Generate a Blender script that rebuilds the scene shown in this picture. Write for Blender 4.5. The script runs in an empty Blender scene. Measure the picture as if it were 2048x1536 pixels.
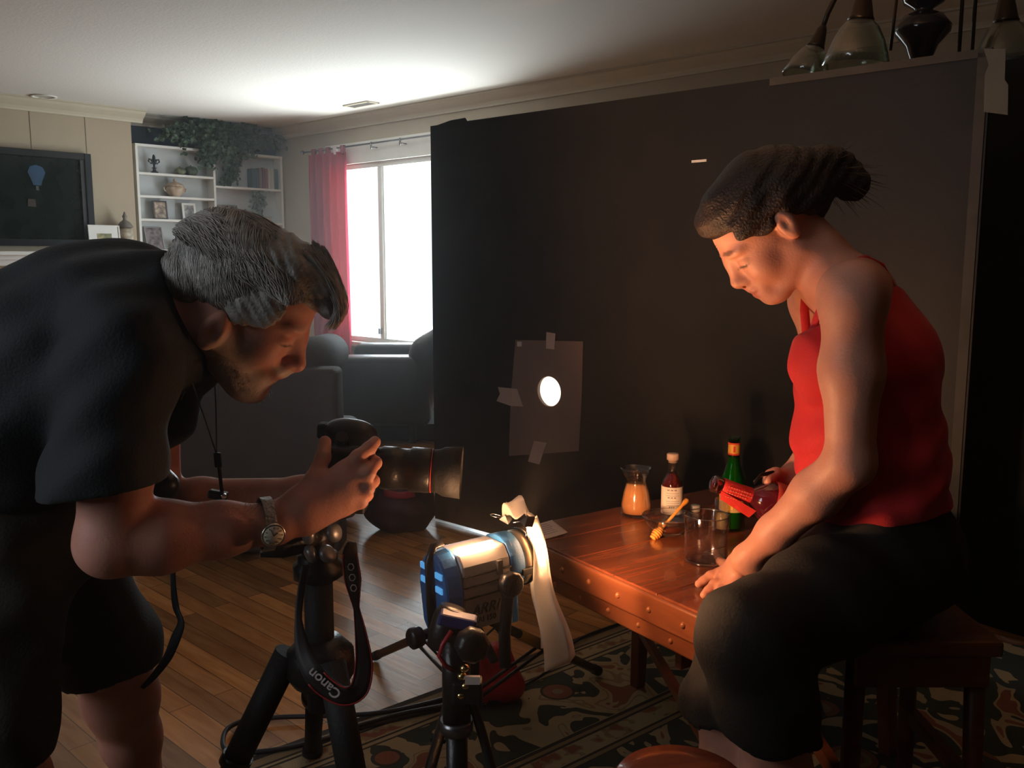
import bpy, math, random
import numpy as np
from mathutils import Vector, Matrix
V = Vector
random.seed(4); RNG = np.random.RandomState(7)
sc = bpy.context.scene
COL = sc.collection
# ---------------------------------------------------------------- camera
CH = 1.15; FPX = 1819.0; PITCH = math.radians(7.9)
cam = bpy.data.cameras.new('camera'); camo = bpy.data.objects.new('camera', cam); COL.objects.link(camo)
camo.location = (0, 0, CH); camo.rotation_euler = (math.radians(90) - PITCH, 0, 0)
cam.sensor_width = 36; cam.lens = FPX / 2048 * 36; cam.clip_start = 0.05; cam.clip_end = 100
sc.camera = camo
sc.view_settings.view_transform = 'Standard'; sc.view_settings.look = 'None'
sc.view_settings.exposure = 0.0; sc.view_settings.gamma = 1; sc.view_settings.use_curve_mapping = False
FWD = V((0, math.cos(PITCH), -math.sin(PITCH))); UPV = V((0, math.sin(PITCH), math.cos(PITCH)))
CAM = V((0, 0, CH))
def ray(px, py): return V((1, 0, 0)) * ((px - 1024) / FPX) + UPV * ((768 - py) / FPX) + FWD
def P(px, py, Y): d = ray(px, py); return CAM + d * (Y / d.y)
def PZ(px, py, z): d = ray(px, py); return CAM + d * ((z - CH) / d.z)
def PW(px, py, pt, n): d = ray(px, py); return CAM + d * ((V(pt) - CAM).dot(n) / d.dot(n))
sc.cycles.use_adaptive_sampling = True; sc.cycles.adaptive_threshold = 0.02; sc.cycles.max_bounces = 8; sc.cycles.diffuse_bounces = 4; sc.cycles.glossy_bounces = 3; sc.cycles.transmission_bounces = 4; sc.cycles.transparent_max_bounces = 12; sc.cycles.volume_bounces = 0
sc.cycles.caustics_reflective = False; sc.cycles.caustics_refractive = False
# ---------------------------------------------------------------- room frame
C = V((-0.253 * 9.55, 9.55, 0)); DV = V((0.729, -0.685, 0)).normalized(); DW = V((-DV.y * -1, -DV.x, 0))
DW = V((-0.685, -0.729, 0)).normalized(); H = 2.44
def RM(a, b, z=0): return C + DV * a + DW * b + V((0, 0, z))     # a along the window wall, b along the fireplace wall
# ---------------------------------------------------------------- world and daylight
w = bpy.data.worlds.new('world'); sc.world = w; w.use_nodes = True
w.node_tree.nodes['Background'].inputs[0].default_value = (0.85, 0.93, 1.0, 1)
w.node_tree.nodes['Background'].inputs[1].default_value = 1.5
def lamp(name, kind, loc, energy, color, aim=None, **kw):
    l = bpy.data.lights.new(name, kind); l.energy = energy; l.color = color
    for k, v in kw.items(): setattr(l, k, v)
    o = bpy.data.objects.new(name, l); COL.objects.link(o); o.location = loc
    if aim is not None: o.rotation_euler = (V(aim) - V(loc)).to_track_quat('-Z', 'Y').to_euler()
    return o
WIN_A0, WIN_A1, WIN_Z0, WIN_Z1 = 1.0, 3.6, 0.72, 2.02      # refined in the room part
# daylight outside the big window (sky) and the sunlit ground below it
lamp('sky_light', 'AREA', RM(2.3, -0.55, 1.45), 170, (0.86, 0.94, 1.0), RM(2.3, 3, 1.45), shape='RECTANGLE', size=3.0, size_y=2.0)
lamp('ground_light', 'AREA', RM(2.0, -0.62, 0.05), 170, (1.0, 0.97, 0.92), RM(2.0, 0.6, 2.6), shape='RECTANGLE', size=2.0, size_y=0.7)
lamp('side_fill_light', 'AREA', RM(6.6, 6.62, 1.6), 15, (0.88, 0.93, 1.0), RM(6.3, 3, 1.2), shape='RECTANGLE', size=1.2, size_y=1.1)  # added fill for the man, shining through an unseen, made-up window
# ---------------------------------------------------------------- object helpers
def tag(o, label=None, cat=None, group=None, kind=None):
    for k, v in (('label', label), ('category', cat), ('group', group), ('kind', kind)):
        if v: o[k] = v
    return o
def thing(name, label, cat, loc=(0, 0, 0), group=None):
    o = bpy.data.objects.new(name, None); COL.objects.link(o); o.location = loc; o.empty_display_size = 0.05
    return tag(o, label, cat, group)
def rootloc(p):
    v = V((0, 0, 0))
    while p is not None: v += p.location; p = p.parent
    return v
class MB:
    def __init__(s): s.v = []; s.f = []; s.sm = []
    def add(s, vs, fs, smooth=True):
        n = len(s.v); s.v += [tuple(v) for v in vs]; s.f += [tuple(i + n for i in f) for f in fs]; s.sm += [smooth] * len(fs); return s
    def hexa(s, c8):   # 8 corners: bottom 4 ccw, top 4 ccw
        return s.add(c8, [(3, 2, 1, 0), (4, 5, 6, 7), (0, 1, 5, 4), (1, 2, 6, 5), (2, 3, 7, 6), (3, 0, 4, 7)], False)
    def box(s, c, X, Y, Z, sx, sy, sz):
        c = V(c); X = V(X) * sx / 2; Y = V(Y) * sy / 2; Z = V(Z) * sz / 2
        return s.hexa([c - X - Y - Z, c + X - Y - Z, c + X + Y - Z, c - X + Y - Z, c - X - Y + Z, c + X - Y + Z, c + X + Y + Z, c - X + Y + Z])
    def ring(s, path, radii, n=16, caps=True, closed=False, flat=None):
        path = [V(p) for p in path]; rings = []
        if not isinstance(radii, (list, tuple)): radii = [radii] * len(path)
        ref = None; N = len(path)
        for i, p in enumerate(path):
            a = path[(i - 1) % N] if (i or closed) else path[0]; b = path[(i + 1) % N] if (i < N - 1 or closed) else path[-1]
            t = (b - a)
            if t.length < 1e-9: t = V((0, 0, 1))
            t.normalize()
            if ref is None:
                ref = V((0, 0, 1)) if abs(t.z) < 0.9 else V((1, 0, 0))
            u = (ref - t * ref.dot(t)).normalized(); ref = u; w_ = t.cross(u)
            r = radii[i]; q = flat or 1.0
            rings.append([p + u * math.cos(2 * math.pi * k / n) * r + w_ * math.sin(2 * math.pi * k / n) * r * q for k in range(n)])
        vs = [v for r in rings for v in r]; fs = []
        for i in range(N if closed else N - 1):
            j = (i + 1) % N
            for k in range(n):
                k2 = (k + 1) % n; fs.append((i * n + k, i * n + k2, j * n + k2, j * n + k))
        s.add(vs, fs, True)
        if caps and not closed:
            m = len(s.v) - len(vs)
            s.f.append(tuple(m + k for k in reversed(range(n)))); s.sm.append(False)
            s.f.append(tuple(m + (N - 1) * n + k for k in range(n))); s.sm.append(False)
        return s
    def cyl(s, a, b, r, r2=None, n=20): return s.ring([a, b], [r, r if r2 is None else r2], n)
    def lathe(s, base, prof, axis=(0, 0, 1), n=28, rfun=None):   # prof: [(r, h)], closed at both ends if r==0
        ax = V(axis).normalized(); ref = V((0, 0, 1)) if abs(ax.z) < 0.9 else V((1, 0, 0))
        u = (ref - ax * ref.dot(ax)).normalized(); w_ = ax.cross(u); base = V(base)
        vs = []; fs = []
        for (r, h) in prof:
            for k in range(n):
                t = 2 * math.pi * k / n; rr = max(r, 1e-5) * (rfun(t, h) if rfun else 1)
                vs.append(base + ax * h + (u * math.cos(t) + w_ * math.sin(t)) * rr)
        for i in range(len(prof) - 1):
            for k in range(n):
                k2 = (k + 1) % n; fs.append((i * n + k, i * n + k2, (i + 1) * n + k2, (i + 1) * n + k))
        return s.add(vs, fs, True)
    def sphere(s, c, r, sc3=(1, 1, 1), n=20):
        m = n // 2; prof = [(r * math.sin(math.pi * i / m), -r * math.cos(math.pi * i / m)) for i in range(m + 1)]
        k = len(s.v); s.lathe((0, 0, 0), prof, n=n)
        for i in range(k, len(s.v)):
            a = s.v[i]; s.v[i] = (a[0] * sc3[0] + c[0], a[1] * sc3[1] + c[1], a[2] * sc3[2] + c[2])
        return s
    def prism(s, pts, off):
        n = len(pts); off = V(off); pts = [V(p) for p in pts]
        return s.add(pts + [p + off for p in pts], [tuple(reversed(range(n))), tuple(range(n, 2 * n))] + [(i, (i + 1) % n, (i + 1) % n + n, i + n) for i in range(n)], False)
    def sheet(s, fn, nu, nv, th=0.002):
        """thick sheet: fn(u, v) -> point, u, v in 0..1"""
        g = np.array([[fn(i / nu, j / nv) for j in range(nv + 1)] for i in range(nu + 1)], dtype=float)
        du = np.gradient(g, axis=0); dv = np.gradient(g, axis=1); nrm = np.cross(du, dv); nrm /= (np.linalg.norm(nrm, axis=2, keepdims=True) + 1e-12)
        A = (g + nrm * th / 2).reshape(-1, 3); B = (g - nrm * th / 2).reshape(-1, 3); m = nv + 1; N = len(A); fs = []
        for i in range(nu):
            for j in range(nv):
                a = i * m + j; fs.append((a, a + m, a + m + 1, a + 1)); fs.append((N + a, N + a + 1, N + a + m + 1, N + a + m))
        for i in range(nu): a = i * m; fs += [(a, N + a, N + a + m, a + m), (a + nv, a + m + nv, N + a + m + nv, N + a + nv)]
        for j in range(nv): a = j; b = nu * m + j; fs += [(a, a + 1, N + a + 1, N + a), (b, N + b, N + b + 1, b + 1)]
        return s.add(list(map(tuple, A)) + list(map(tuple, B)), fs, True)
    def build(s, name, m, parent=None, bevel=0, sub=0):
        L = rootloc(parent)
        me = bpy.data.meshes.new(name); me.from_pydata([(v[0] - L.x, v[1] - L.y, v[2] - L.z) for v in s.v], [], s.f)
        me.polygons.foreach_set('use_smooth', s.sm); me.update()
        o = bpy.data.objects.new(name, me); COL.objects.link(o); o.parent = parent
        if m: me.materials.append(m)
        if bevel:
            b = o.modifiers.new('b', 'BEVEL'); b.width = bevel; b.segments = 2; b.limit_method = 'ANGLE'; b.angle_limit = math.radians(40)
        if sub:
            b = o.modifiers.new('s', 'SUBSURF'); b.levels = sub; b.render_levels = sub
        return o
def structure(o): o['kind'] = 'structure'; return o
# ---------------------------------------------------------------- materials
def mat(name, col, rough=0.5, metal=0.0, bump=0, bscale=50, var=0, vscale=8, spec=0.5, trans=0, ior=1.45, emit=None, estr=0, coat=0, sheen=0, col2=None, sss=0, alpha=1):
    m = bpy.data.materials.new(name); m.use_nodes = True; nt = m.node_tree; b = nt.nodes['Principled BSDF']
    b.inputs['Base Color'].default_value = (*col, 1); b.inputs['Roughness'].default_value = rough; b.inputs['Metallic'].default_value = metal
    b.inputs['Specular IOR Level'].default_value = spec; b.inputs['Transmission Weight'].default_value = trans; b.inputs['IOR'].default_value = ior
    b.inputs['Coat Weight'].default_value = coat; b.inputs['Sheen Weight'].default_value = sheen; b.inputs['Alpha'].default_value = alpha
    if sss: b.inputs['Subsurface Weight'].default_value = sss; b.inputs['Subsurface Radius'].default_value = (0.02, 0.008, 0.004); b.inputs['Subsurface Scale'].default_value = 0.5
    if emit: b.inputs['Emission Color'].default_value = (*emit, 1); b.inputs['Emission Strength'].default_value = estr
    tc = nt.nodes.new('ShaderNodeTexCoord')
    nz = nt.nodes.new('ShaderNodeTexNoise'); nz.inputs['Scale'].default_value = vscale; nz.inputs['Detail'].default_value = 4; nt.links.new(tc.outputs['Object'], nz.inputs['Vector'])
    if var or col2:
        r = nt.nodes.new('ShaderNodeValToRGB'); c2 = col2 or tuple(c * (1 + var) for c in col); c1 = col if col2 else tuple(c * (1 - var) for c in col)
        r.color_ramp.elements[0].position = 0.35; r.color_ramp.elements[1].position = 0.65
        r.color_ramp.elements[0].color = (*c1, 1); r.color_ramp.elements[1].color = (*c2, 1)
        nt.links.new(nz.outputs['Fac'], r.inputs['Fac']); nt.links.new(r.outputs['Color'], b.inputs['Base Color'])
    if bump:
        n2 = nt.nodes.new('ShaderNodeTexNoise'); n2.inputs['Scale'].default_value = bscale; n2.inputs['Detail'].default_value = 5; nt.links.new(tc.outputs['Object'], n2.inputs['Vector'])
        bp = nt.nodes.new('ShaderNodeBump'); bp.inputs['Strength'].default_value = bump; bp.inputs['Distance'].default_value = 0.01
        nt.links.new(n2.outputs['Fac'], bp.inputs['Height']); nt.links.new(bp.outputs['Normal'], b.inputs['Normal'])
    return m
def translucent(name, col, mixt=0.5, transp=0.0, rough=0.6):
    m = bpy.data.materials.new(name); m.use_nodes = True; nt = m.node_tree; out = nt.nodes['Material Output']; nt.nodes.remove(nt.nodes['Principled BSDF'])
    d = nt.nodes.new('ShaderNodeBsdfDiffuse'); t = nt.nodes.new('ShaderNodeBsdfTranslucent'); x = nt.nodes.new('ShaderNodeMixShader')
    nz = nt.nodes.new('ShaderNodeTexNoise'); nz.inputs['Scale'].default_value = 30
    rp = nt.nodes.new('ShaderNodeValToRGB'); rp.color_ramp.elements[0].color = (*[c * 0.9 for c in col], 1); rp.color_ramp.elements[1].color = (*col, 1)
    nt.links.new(nz.outputs['Fac'], rp.inputs['Fac'])
    nt.links.new(rp.outputs['Color'], d.inputs['Color']); nt.links.new(rp.outputs['Color'], t.inputs['Color']); x.inputs[0].default_value = mixt
    nt.links.new(d.outputs[0], x.inputs[1]); nt.links.new(t.outputs[0], x.inputs[2]); last = x
    if transp:
        tr = nt.nodes.new('ShaderNodeBsdfTransparent'); y = nt.nodes.new('ShaderNodeMixShader'); y.inputs[0].default_value = transp
        nt.links.new(x.outputs[0], y.inputs[1]); nt.links.new(tr.outputs[0], y.inputs[2]); last = y
    nt.links.new(last.outputs[0], out.inputs['Surface']); return m
def glass(name, col=(1, 1, 1), dens=0.12, rough=0.02):
    """thin-walled glass: mostly clear, glossy at grazing angles"""
    m = bpy.data.materials.new(name); m.use_nodes = True; nt = m.node_tree; out = nt.nodes['Material Output']; nt.nodes.remove(nt.nodes['Principled BSDF'])
    t = nt.nodes.new('ShaderNodeBsdfTransparent'); g = nt.nodes.new('ShaderNodeBsdfGlossy'); g.inputs['Roughness'].default_value = rough
    nz = nt.nodes.new('ShaderNodeTexNoise'); nz.inputs['Scale'].default_value = 12; rp = nt.nodes.new('ShaderNodeValToRGB')
    rp.color_ramp.elements[0].color = (*[c * 0.96 for c in col], 1); rp.color_ramp.elements[1].color = (*col, 1); nt.links.new(nz.outputs['Fac'], rp.inputs['Fac']); nt.links.new(rp.outputs['Color'], t.inputs['Color'])
    lf = nt.nodes.new('ShaderNodeLayerWeight'); lf.inputs['Blend'].default_value = 0.5; lw = nt.nodes.new('ShaderNodeMath'); lw.operation = 'POWER'; lw.inputs[1].default_value = 4.0; nt.links.new(lf.outputs['Facing'], lw.inputs[0]); a = nt.nodes.new('ShaderNodeMath'); a.operation = 'ADD'; a.inputs[1].default_value = dens; a.use_clamp = True
    x = nt.nodes.new('ShaderNodeMixShader'); nt.links.new(lw.outputs[0], a.inputs[0]); nt.links.new(a.outputs[0], x.inputs[0]); nt.links.new(t.outputs[0], x.inputs[1]); nt.links.new(g.outputs[0], x.inputs[2])
    nt.links.new(x.outputs[0], out.inputs['Surface']); return m
def wood(name, c1, c2, scale=6, rough=0.35, ang=0, plank=None, coat=0.0):
    m = bpy.data.materials.new(name); m.use_nodes = True; nt = m.node_tree; b = nt.nodes['Principled BSDF']; b.inputs['Roughness'].default_value = rough; b.inputs['Coat Weight'].default_value = coat
    tc = nt.nodes.new('ShaderNodeTexCoord'); mp = nt.nodes.new('ShaderNodeMapping'); mp.inputs['Rotation'].default_value = (0, 0, -ang); nt.links.new(tc.outputs['Object'], mp.inputs['Vector'])
    m2 = nt.nodes.new('ShaderNodeMapping'); m2.inputs['Scale'].default_value = (0.12, 1, 1); nt.links.new(mp.outputs[0], m2.inputs['Vector'])
    nz = nt.nodes.new('ShaderNodeTexNoise'); nz.inputs['Scale'].default_value = scale * 8; nz.inputs['Detail'].default_value = 6; nz.inputs['Distortion'].default_value = 0.6; nt.links.new(m2.outputs[0], nz.inputs['Vector'])
    r = nt.nodes.new('ShaderNodeValToRGB'); r.color_ramp.elements[0].position = 0.3; r.color_ramp.elements[1].position = 0.7
    r.color_ramp.elements[0].color = (*c1, 1); r.color_ramp.elements[1].color = (*c2, 1); nt.links.new(nz.outputs['Fac'], r.inputs['Fac'])
    last = r.outputs['Color']
    if plank:
        bk = nt.nodes.new('ShaderNodeTexBrick'); bk.inputs['Scale'].default_value = 1; bk.inputs['Brick Width'].default_value = plank[0]; bk.inputs['Row Height'].default_value = plank[1]
        bk.inputs['Mortar Size'].default_value = 0.0012; bk.inputs['Color1'].default_value = (0.42, 0.42, 0.42, 1); bk.inputs['Color2'].default_value = (1.35, 1.3, 1.22, 1); bk.inputs['Mortar'].default_value = (0.12, 0.1, 0.08, 1); bk.inputs['Bias'].default_value = -0.1
        bk.offset = 0.37; bk.inputs['Mortar Smooth'].default_value = 0.1
        nt.links.new(mp.outputs[0], bk.inputs['Vector'])
        mx = nt.nodes.new('ShaderNodeMix'); mx.data_type = 'RGBA'; mx.blend_type = 'MULTIPLY'; mx.inputs['Factor'].default_value = 0.9
        nt.links.new(last, mx.inputs['A']); nt.links.new(bk.outputs['Color'], mx.inputs['B']); last = mx.outputs['Result']
    nt.links.new(last, b.inputs['Base Color'])
    bp = nt.nodes.new('ShaderNodeBump'); bp.inputs['Strength'].default_value = 0.15; bp.inputs['Distance'].default_value = 0.004; nt.links.new(nz.outputs['Fac'], bp.inputs['Height']); nt.links.new(bp.outputs['Normal'], b.inputs['Normal'])
    return m
M = {}
M['black'] = mat('black_plastic', (0.012, 0.012, 0.013), 0.35, bump=0.1, bscale=200)
M['black_matt'] = mat('black_matt', (0.012, 0.012, 0.012), 0.7, bump=0.2, bscale=150)
M['gun'] = mat('grey_metal', (0.18, 0.18, 0.19), 0.3, 0.9, var=0.1)
M['chrome'] = mat('chrome', (0.75, 0.74, 0.72), 0.18, 1.0, var=0.05)
M['white'] = mat('white_paint', (0.72, 0.71, 0.67), 0.5, var=0.03)
M['glass'] = glass('clear_glass')
# ---------------------------------------------------------------- smooth solid modelling (distance fields meshed on a grid)
VOX = 0.0035
class Solid:
    def __init__(s, lo, hi, vox=VOX):
        s.h = vox; s.lo = np.array(lo, float); n = np.ceil((np.array(hi, float) - s.lo) / vox).astype(int) + 1
        s.n = n; s.D = np.full(tuple(n), 0.5, np.float32)
    def sub(s, lo, hi):
        a = np.clip(np.floor((np.array(lo) - s.lo) / s.h).astype(int), 0, s.n); b = np.clip(np.ceil((np.array(hi) - s.lo) / s.h).astype(int) + 1, 0, s.n)
        if (b <= a).any(): return None
        sl = tuple(slice(int(x), int(y)) for x, y in zip(a, b))
        ax = [(s.lo[i] + s.h * np.arange(a[i], b[i])).astype(np.float32) for i in range(3)]
        return sl, ax[0][:, None, None], ax[1][None, :, None], ax[2][None, None, :]
    def comb(s, sl, d, k, op):
        A = s.D[sl]
        if op == 'add':
            h = np.maximum(k - np.abs(A - d), 0) / k; s.D[sl] = np.minimum(A, d) - h * h * k * 0.25
        elif op == 'cut':
            d = -d; h = np.maximum(k - np.abs(A - d), 0) / k; s.D[sl] = np.maximum(A, d) + h * h * k * 0.25
    def cone(s, a, b, ra, rb, k=0.02, op='add', g=0.0):
        a = np.array(a, float); b = np.array(b, float); ra += g; rb += g; m = max(k, 0.001) + 3 * s.h
        lo = np.minimum(a - ra, b - rb) - m; hi = np.maximum(a + ra, b + rb) + m; q = s.sub(lo, hi)
        if q is None: return s
        sl, x, y, z = q; ab = b - a; L = max(float(ab @ ab), 1e-9)
        t = np.clip(((x - a[0]) * ab[0] + (y - a[1]) * ab[1] + (z - a[2]) * ab[2]) / L, 0, 1)
        d = np.sqrt((x - a[0] - t * ab[0]) ** 2 + (y - a[1] - t * ab[1]) ** 2 + (z - a[2] - t * ab[2]) ** 2) - (ra + (rb - ra) * t)
        s.comb(sl, d, k, op); return s
    def chain(s, pts, rs, k=0.02, g=0.0):
        for i in range(len(pts) - 1): s.cone(pts[i], pts[i + 1], rs[i], rs[i + 1], k, g=g)
        return s
    def ell(s, c, r, R=None, k=0.02, op='add', g=0.0):
        c = np.array(c, float); r = np.array(r, float) + g; R = np.eye(3) if R is None else np.array(R, float)   # rows of R = local axes
        e = np.sqrt(((R * r[:, None]) ** 2).sum(0)) + max(k, 0.001) + 3 * s.h; q = s.sub(c - e, c + e)
        if q is None: return s
        sl, x, y, z = q; u = [((x - c[0]) * R[i][0] + (y - c[1]) * R[i][1] + (z - c[2]) * R[i][2]) / r[i] for i in range(3)]
        k0 = np.sqrt(u[0] ** 2 + u[1] ** 2 + u[2] ** 2); k1 = np.sqrt((u[0] / r[0]) ** 2 + (u[1] / r[1]) ** 2 + (u[2] / r[2]) ** 2) + 1e-6
        s.comb(sl, k0 * (k0 - 1) / k1, k, op); return s
    def clip(s, p, n, k=0.004):      # keep the side the normal points away from
        n = np.array(n, float); n /= np.linalg.norm(n); sl = (slice(None),) * 3
        ax = [(s.lo[i] + s.h * np.arange(s.n[i])).astype(np.float32) for i in range(3)]
        d = (ax[0][:, None, None] - p[0]) * n[0] + (ax[1][None, :, None] - p[1]) * n[1] + (ax[2][None, None, :] - p[2]) * n[2]
        h = np.maximum(k - np.abs(s.D - d), 0) / k; s.D = np.maximum(s.D, d) + h * h * k * 0.25; return s
    def ripple(s, fn):
        ax = [(s.lo[i] + s.h * np.arange(s.n[i])).astype(np.float32) for i in range(3)]
        s.D = s.D + fn(ax[0][:, None, None], ax[1][None, :, None], ax[2][None, None, :]).astype(np.float32); return s
    def mesh(s):
        D = s.D; S = D < 0; n = s.n
        D[0] = D[-1] = 0.5; D[:, 0] = D[:, -1] = 0.5; D[:, :, 0] = D[:, :, -1] = 0.5; S = D < 0
        c = np.zeros(tuple(n - 1), np.uint8)
        for i in (0, 1):
            for j in (0, 1):
                for k in (0, 1): c += S[i:n[0] - 1 + i, j:n[1] - 1 + j, k:n[2] - 1 + k]
        act = (c > 0) & (c < 8); I = np.array(np.nonzero(act)).T; cor = np.array([(i, j, k) for i in (0, 1) for j in (0, 1) for k in (0, 1)])
        acc = np.zeros((len(I), 3)); cnt = np.zeros(len(I)); dv = [D[I[:, 0] + q[0], I[:, 1] + q[1], I[:, 2] + q[2]] for q in cor]
        for a in range(8):
            for b in range(a + 1, 8):
                if np.abs(cor[a] - cor[b]).sum() != 1: continue
                m = (dv[a] < 0) != (dv[b] < 0); t = np.where(m, dv[a] / np.where(m, dv[a] - dv[b], 1), 0)
                acc += m[:, None] * (cor[a] + t[:, None] * (cor[b] - cor[a])); cnt += m
        vs = s.lo + s.h * (I + acc / cnt[:, None]); idm = np.full(act.shape, -1, np.int32); idm[act] = np.arange(len(I)); F = []
        for ax in range(3):
            o1, o2 = [(1, 2), (2, 0), (0, 1)][ax]
            sa = [slice(1, -1)] * 3; sb = [slice(1, -1)] * 3; sa[ax] = slice(0, -1); sb[ax] = slice(1, None)
            A = S[tuple(sa)]; B = S[tuple(sb)]; X = np.array(np.nonzero(A != B)).T; base = X + 1; base[:, ax] -= 1
            e1 = np.zeros(3, int); e1[o1] = 1; e2 = np.zeros(3, int); e2[o2] = 1
            q = [base - e1 - e2, base - e2, base, base - e1]; q = np.stack([idm[p[:, 0], p[:, 1], p[:, 2]] for p in q], 1)
            fl = ~A[X[:, 0], X[:, 1], X[:, 2]]; q[fl] = q[fl][:, ::-1]; F.append(q)
        return vs, np.concatenate(F)
    def build(s, name, m, parent=None, attr=None, disp=None):
        vs, F = s.mesh(); 
        if disp is not None: vs = disp(vs)
        L = rootloc(parent); me = bpy.data.meshes.new(name); me.vertices.add(len(vs)); me.vertices.foreach_set('co', (vs - np.array(L)).astype(np.float32).ravel())
        me.loops.add(F.size); me.loops.foreach_set('vertex_index', F.astype(np.int32).ravel()); me.polygons.add(len(F)); me.polygons.foreach_set('loop_start', np.arange(0, F.size, 4, dtype=np.int32))
        me.update(calc_edges=True); me.polygons.foreach_set('use_smooth', np.ones(len(F), bool)); me.validate()
        if attr:
            for an, fn in attr.items():
                a = me.attributes.new(an, 'FLOAT', 'POINT'); a.data.foreach_set('value', np.clip(fn(vs), 0, 1).astype(np.float32))
        o = bpy.data.objects.new(name, me); COL.objects.link(o); o.parent = parent; me.materials.append(m); s.D = None
        return o
class Frame:
    """local head frame: x forward, y left, z up (metres)"""
    def __init__(s, o, f, u, sc=1.0): s.o = np.array(o, float); s.f = np.array(f, float); s.u = np.array(u, float); s.f /= np.linalg.norm(s.f); s.u -= s.f * (s.u @ s.f); s.u /= np.linalg.norm(s.u); s.l = np.cross(s.u, s.f); s.s = sc; s.R = np.stack([s.f, s.l, s.u])
    def p(s, x, y, z): return s.o + s.s * (s.f * x + s.l * y + s.u * z)
    def loc(s, v): return (v - s.o) @ s.R.T / s.s
def head(S, F, ear=(0, 0), fem=False, g=0.0):
    q = F.s; E = lambda c, r, k=0.02, op='add': S.ell(F.p(*c), np.array(r) * q, F.R, k * q, op)
    K = lambda a, b, ra, rb, k=0.01, op='add': S.cone(F.p(*a), F.p(*b), ra * q, rb * q, k * q, op)
    E((-.012, 0, .042), (.094, .074, .080)); E((.035, 0, .0), (.060, .062, .080), .03)
    E((.045, 0, .045), (.050, .056, .045), .03)
    jw = .046 if fem else .052
    for sd in (-1, 1):
        K((0, sd * jw, -.04), (.062, sd * .018, -.096 if not fem else -.09), .022, .016, .03)
        E((.062, sd * .034, -.028), (.026, .024, .028), .025)
        E((.083, sd * .03, .022), (.018, .026, .009), .015)
    E((.074, 0, -.098 if not fem else -.092), (.020, .022, .015), .02)
    E((.084, 0, -.062), (.016, .026, .026), .02)
    for sd in (-1, 1):
        E((.108, sd * .036, .0), (.019, .017, .011), .010, 'cut')
        E((.080, sd * .032, -.001), (.0155, .017, .0125), .006)
    nl = 0.0 if not fem else -.006
    E((.080, 0, .004), (.026, .024, .03), .006); K((.088, 0, .0), (.097, 0, -.045), .014, .014, .008); K((.088, 0, .028), (.098, 0, .008), .013, .011, .010); K((.096, 0, .012), (.117 + nl, 0, -.026), .010, .0105, .012); E((.117 + nl, 0, -.031), (.012, .012, .0105), .008)
    for sd in (-1, 1): E((.105 + nl, sd * .012, -.036), (.011, .007, .007), .006)
    for sd in (-1, 1): E((.110 + nl, sd * .006, -.043), (.006, .0035, .004), .003, 'cut')
    E((.099, 0, -.058), (.008, .021, .006), .006); E((.096, 0, -.071), (.008, .018, .0065), .006)
    K((.110, -.022, -.0645), (.110, .022, -.0645), .004, .004, .004, 'cut')
    for sd in (-1, 1):
        ex, ez = ear
        E((ex - .002, sd * .075, ez), (.018, .013, .031), .006); E((ex + .003, sd * .089, ez + .003), (.010, .007, .018), .004, 'cut')
        E((ex - .003, sd * .078, ez - .022), (.009, .006, .010), .006)
def finger(S, pts, r0=0.0095, r1=0.0075, k=0.006, g=0):
    n = len(pts) - 1
    for i in range(n): S.cone(pts[i], pts[i + 1], r0 + (r1 - r0) * i / n, r0 + (r1 - r0) * (i + 1) / n, k if i else 0.014, g=g)
def lerp(a, b, t): return tuple(np.array(a) * (1 - t) + np.array(b) * t)
def skin(name, c1, c2, lip=(0.35, 0.10, 0.08), rough=0.5, grey=None):
    m = mat(name, c1, rough, col2=c2, vscale=18, bump=0.10, bscale=260, sss=0.15); nt = m.node_tree; b = nt.nodes['Principled BSDF']
    src = b.inputs['Base Color'].links[0].from_socket
    for an, col in (('lips', lip), ('beard', grey), ('dark', (0.05, 0.03, 0.025))):
        if col is None: continue
        a = nt.nodes.new('ShaderNodeAttribute'); a.attribute_name = an; mx = nt.nodes.new('ShaderNodeMix'); mx.data_type = 'RGBA'
        nt.links.new(a.outputs['Fac'], mx.inputs['Factor']); nt.links.new(src, mx.inputs['A']); mx.inputs['B'].default_value = (*col, 1); src = mx.outputs['Result']
    nt.links.new(src, b.inputs['Base Color']); return m
def blob(F, c, r, soft=0.4):
    def fn(vs):
        q = (F.loc(vs) - np.array(c)) / np.array(r); return np.clip((1 + soft - np.sqrt((q ** 2).sum(1))) / soft, 0, 1)
    return fn
def strands(name, m, paths, r=0.0005, parent=None):
    L = np.array(rootloc(parent)); cu = bpy.data.curves.new(name, 'CURVE'); cu.dimensions = '3D'; cu.bevel_depth = r; cu.bevel_resolution = 0
    for p in paths:
        sp = cu.splines.new('POLY'); sp.points.add(len(p) - 1); p = np.asarray(p) - L
        sp.points.foreach_set('co', np.concatenate([p, np.ones((len(p), 1))], 1).ravel()); sp.points[len(p) - 1].radius = 0.3
    o = bpy.data.objects.new(name, cu); COL.objects.link(o); cu.materials.append(m); o.parent = parent; return o
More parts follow.
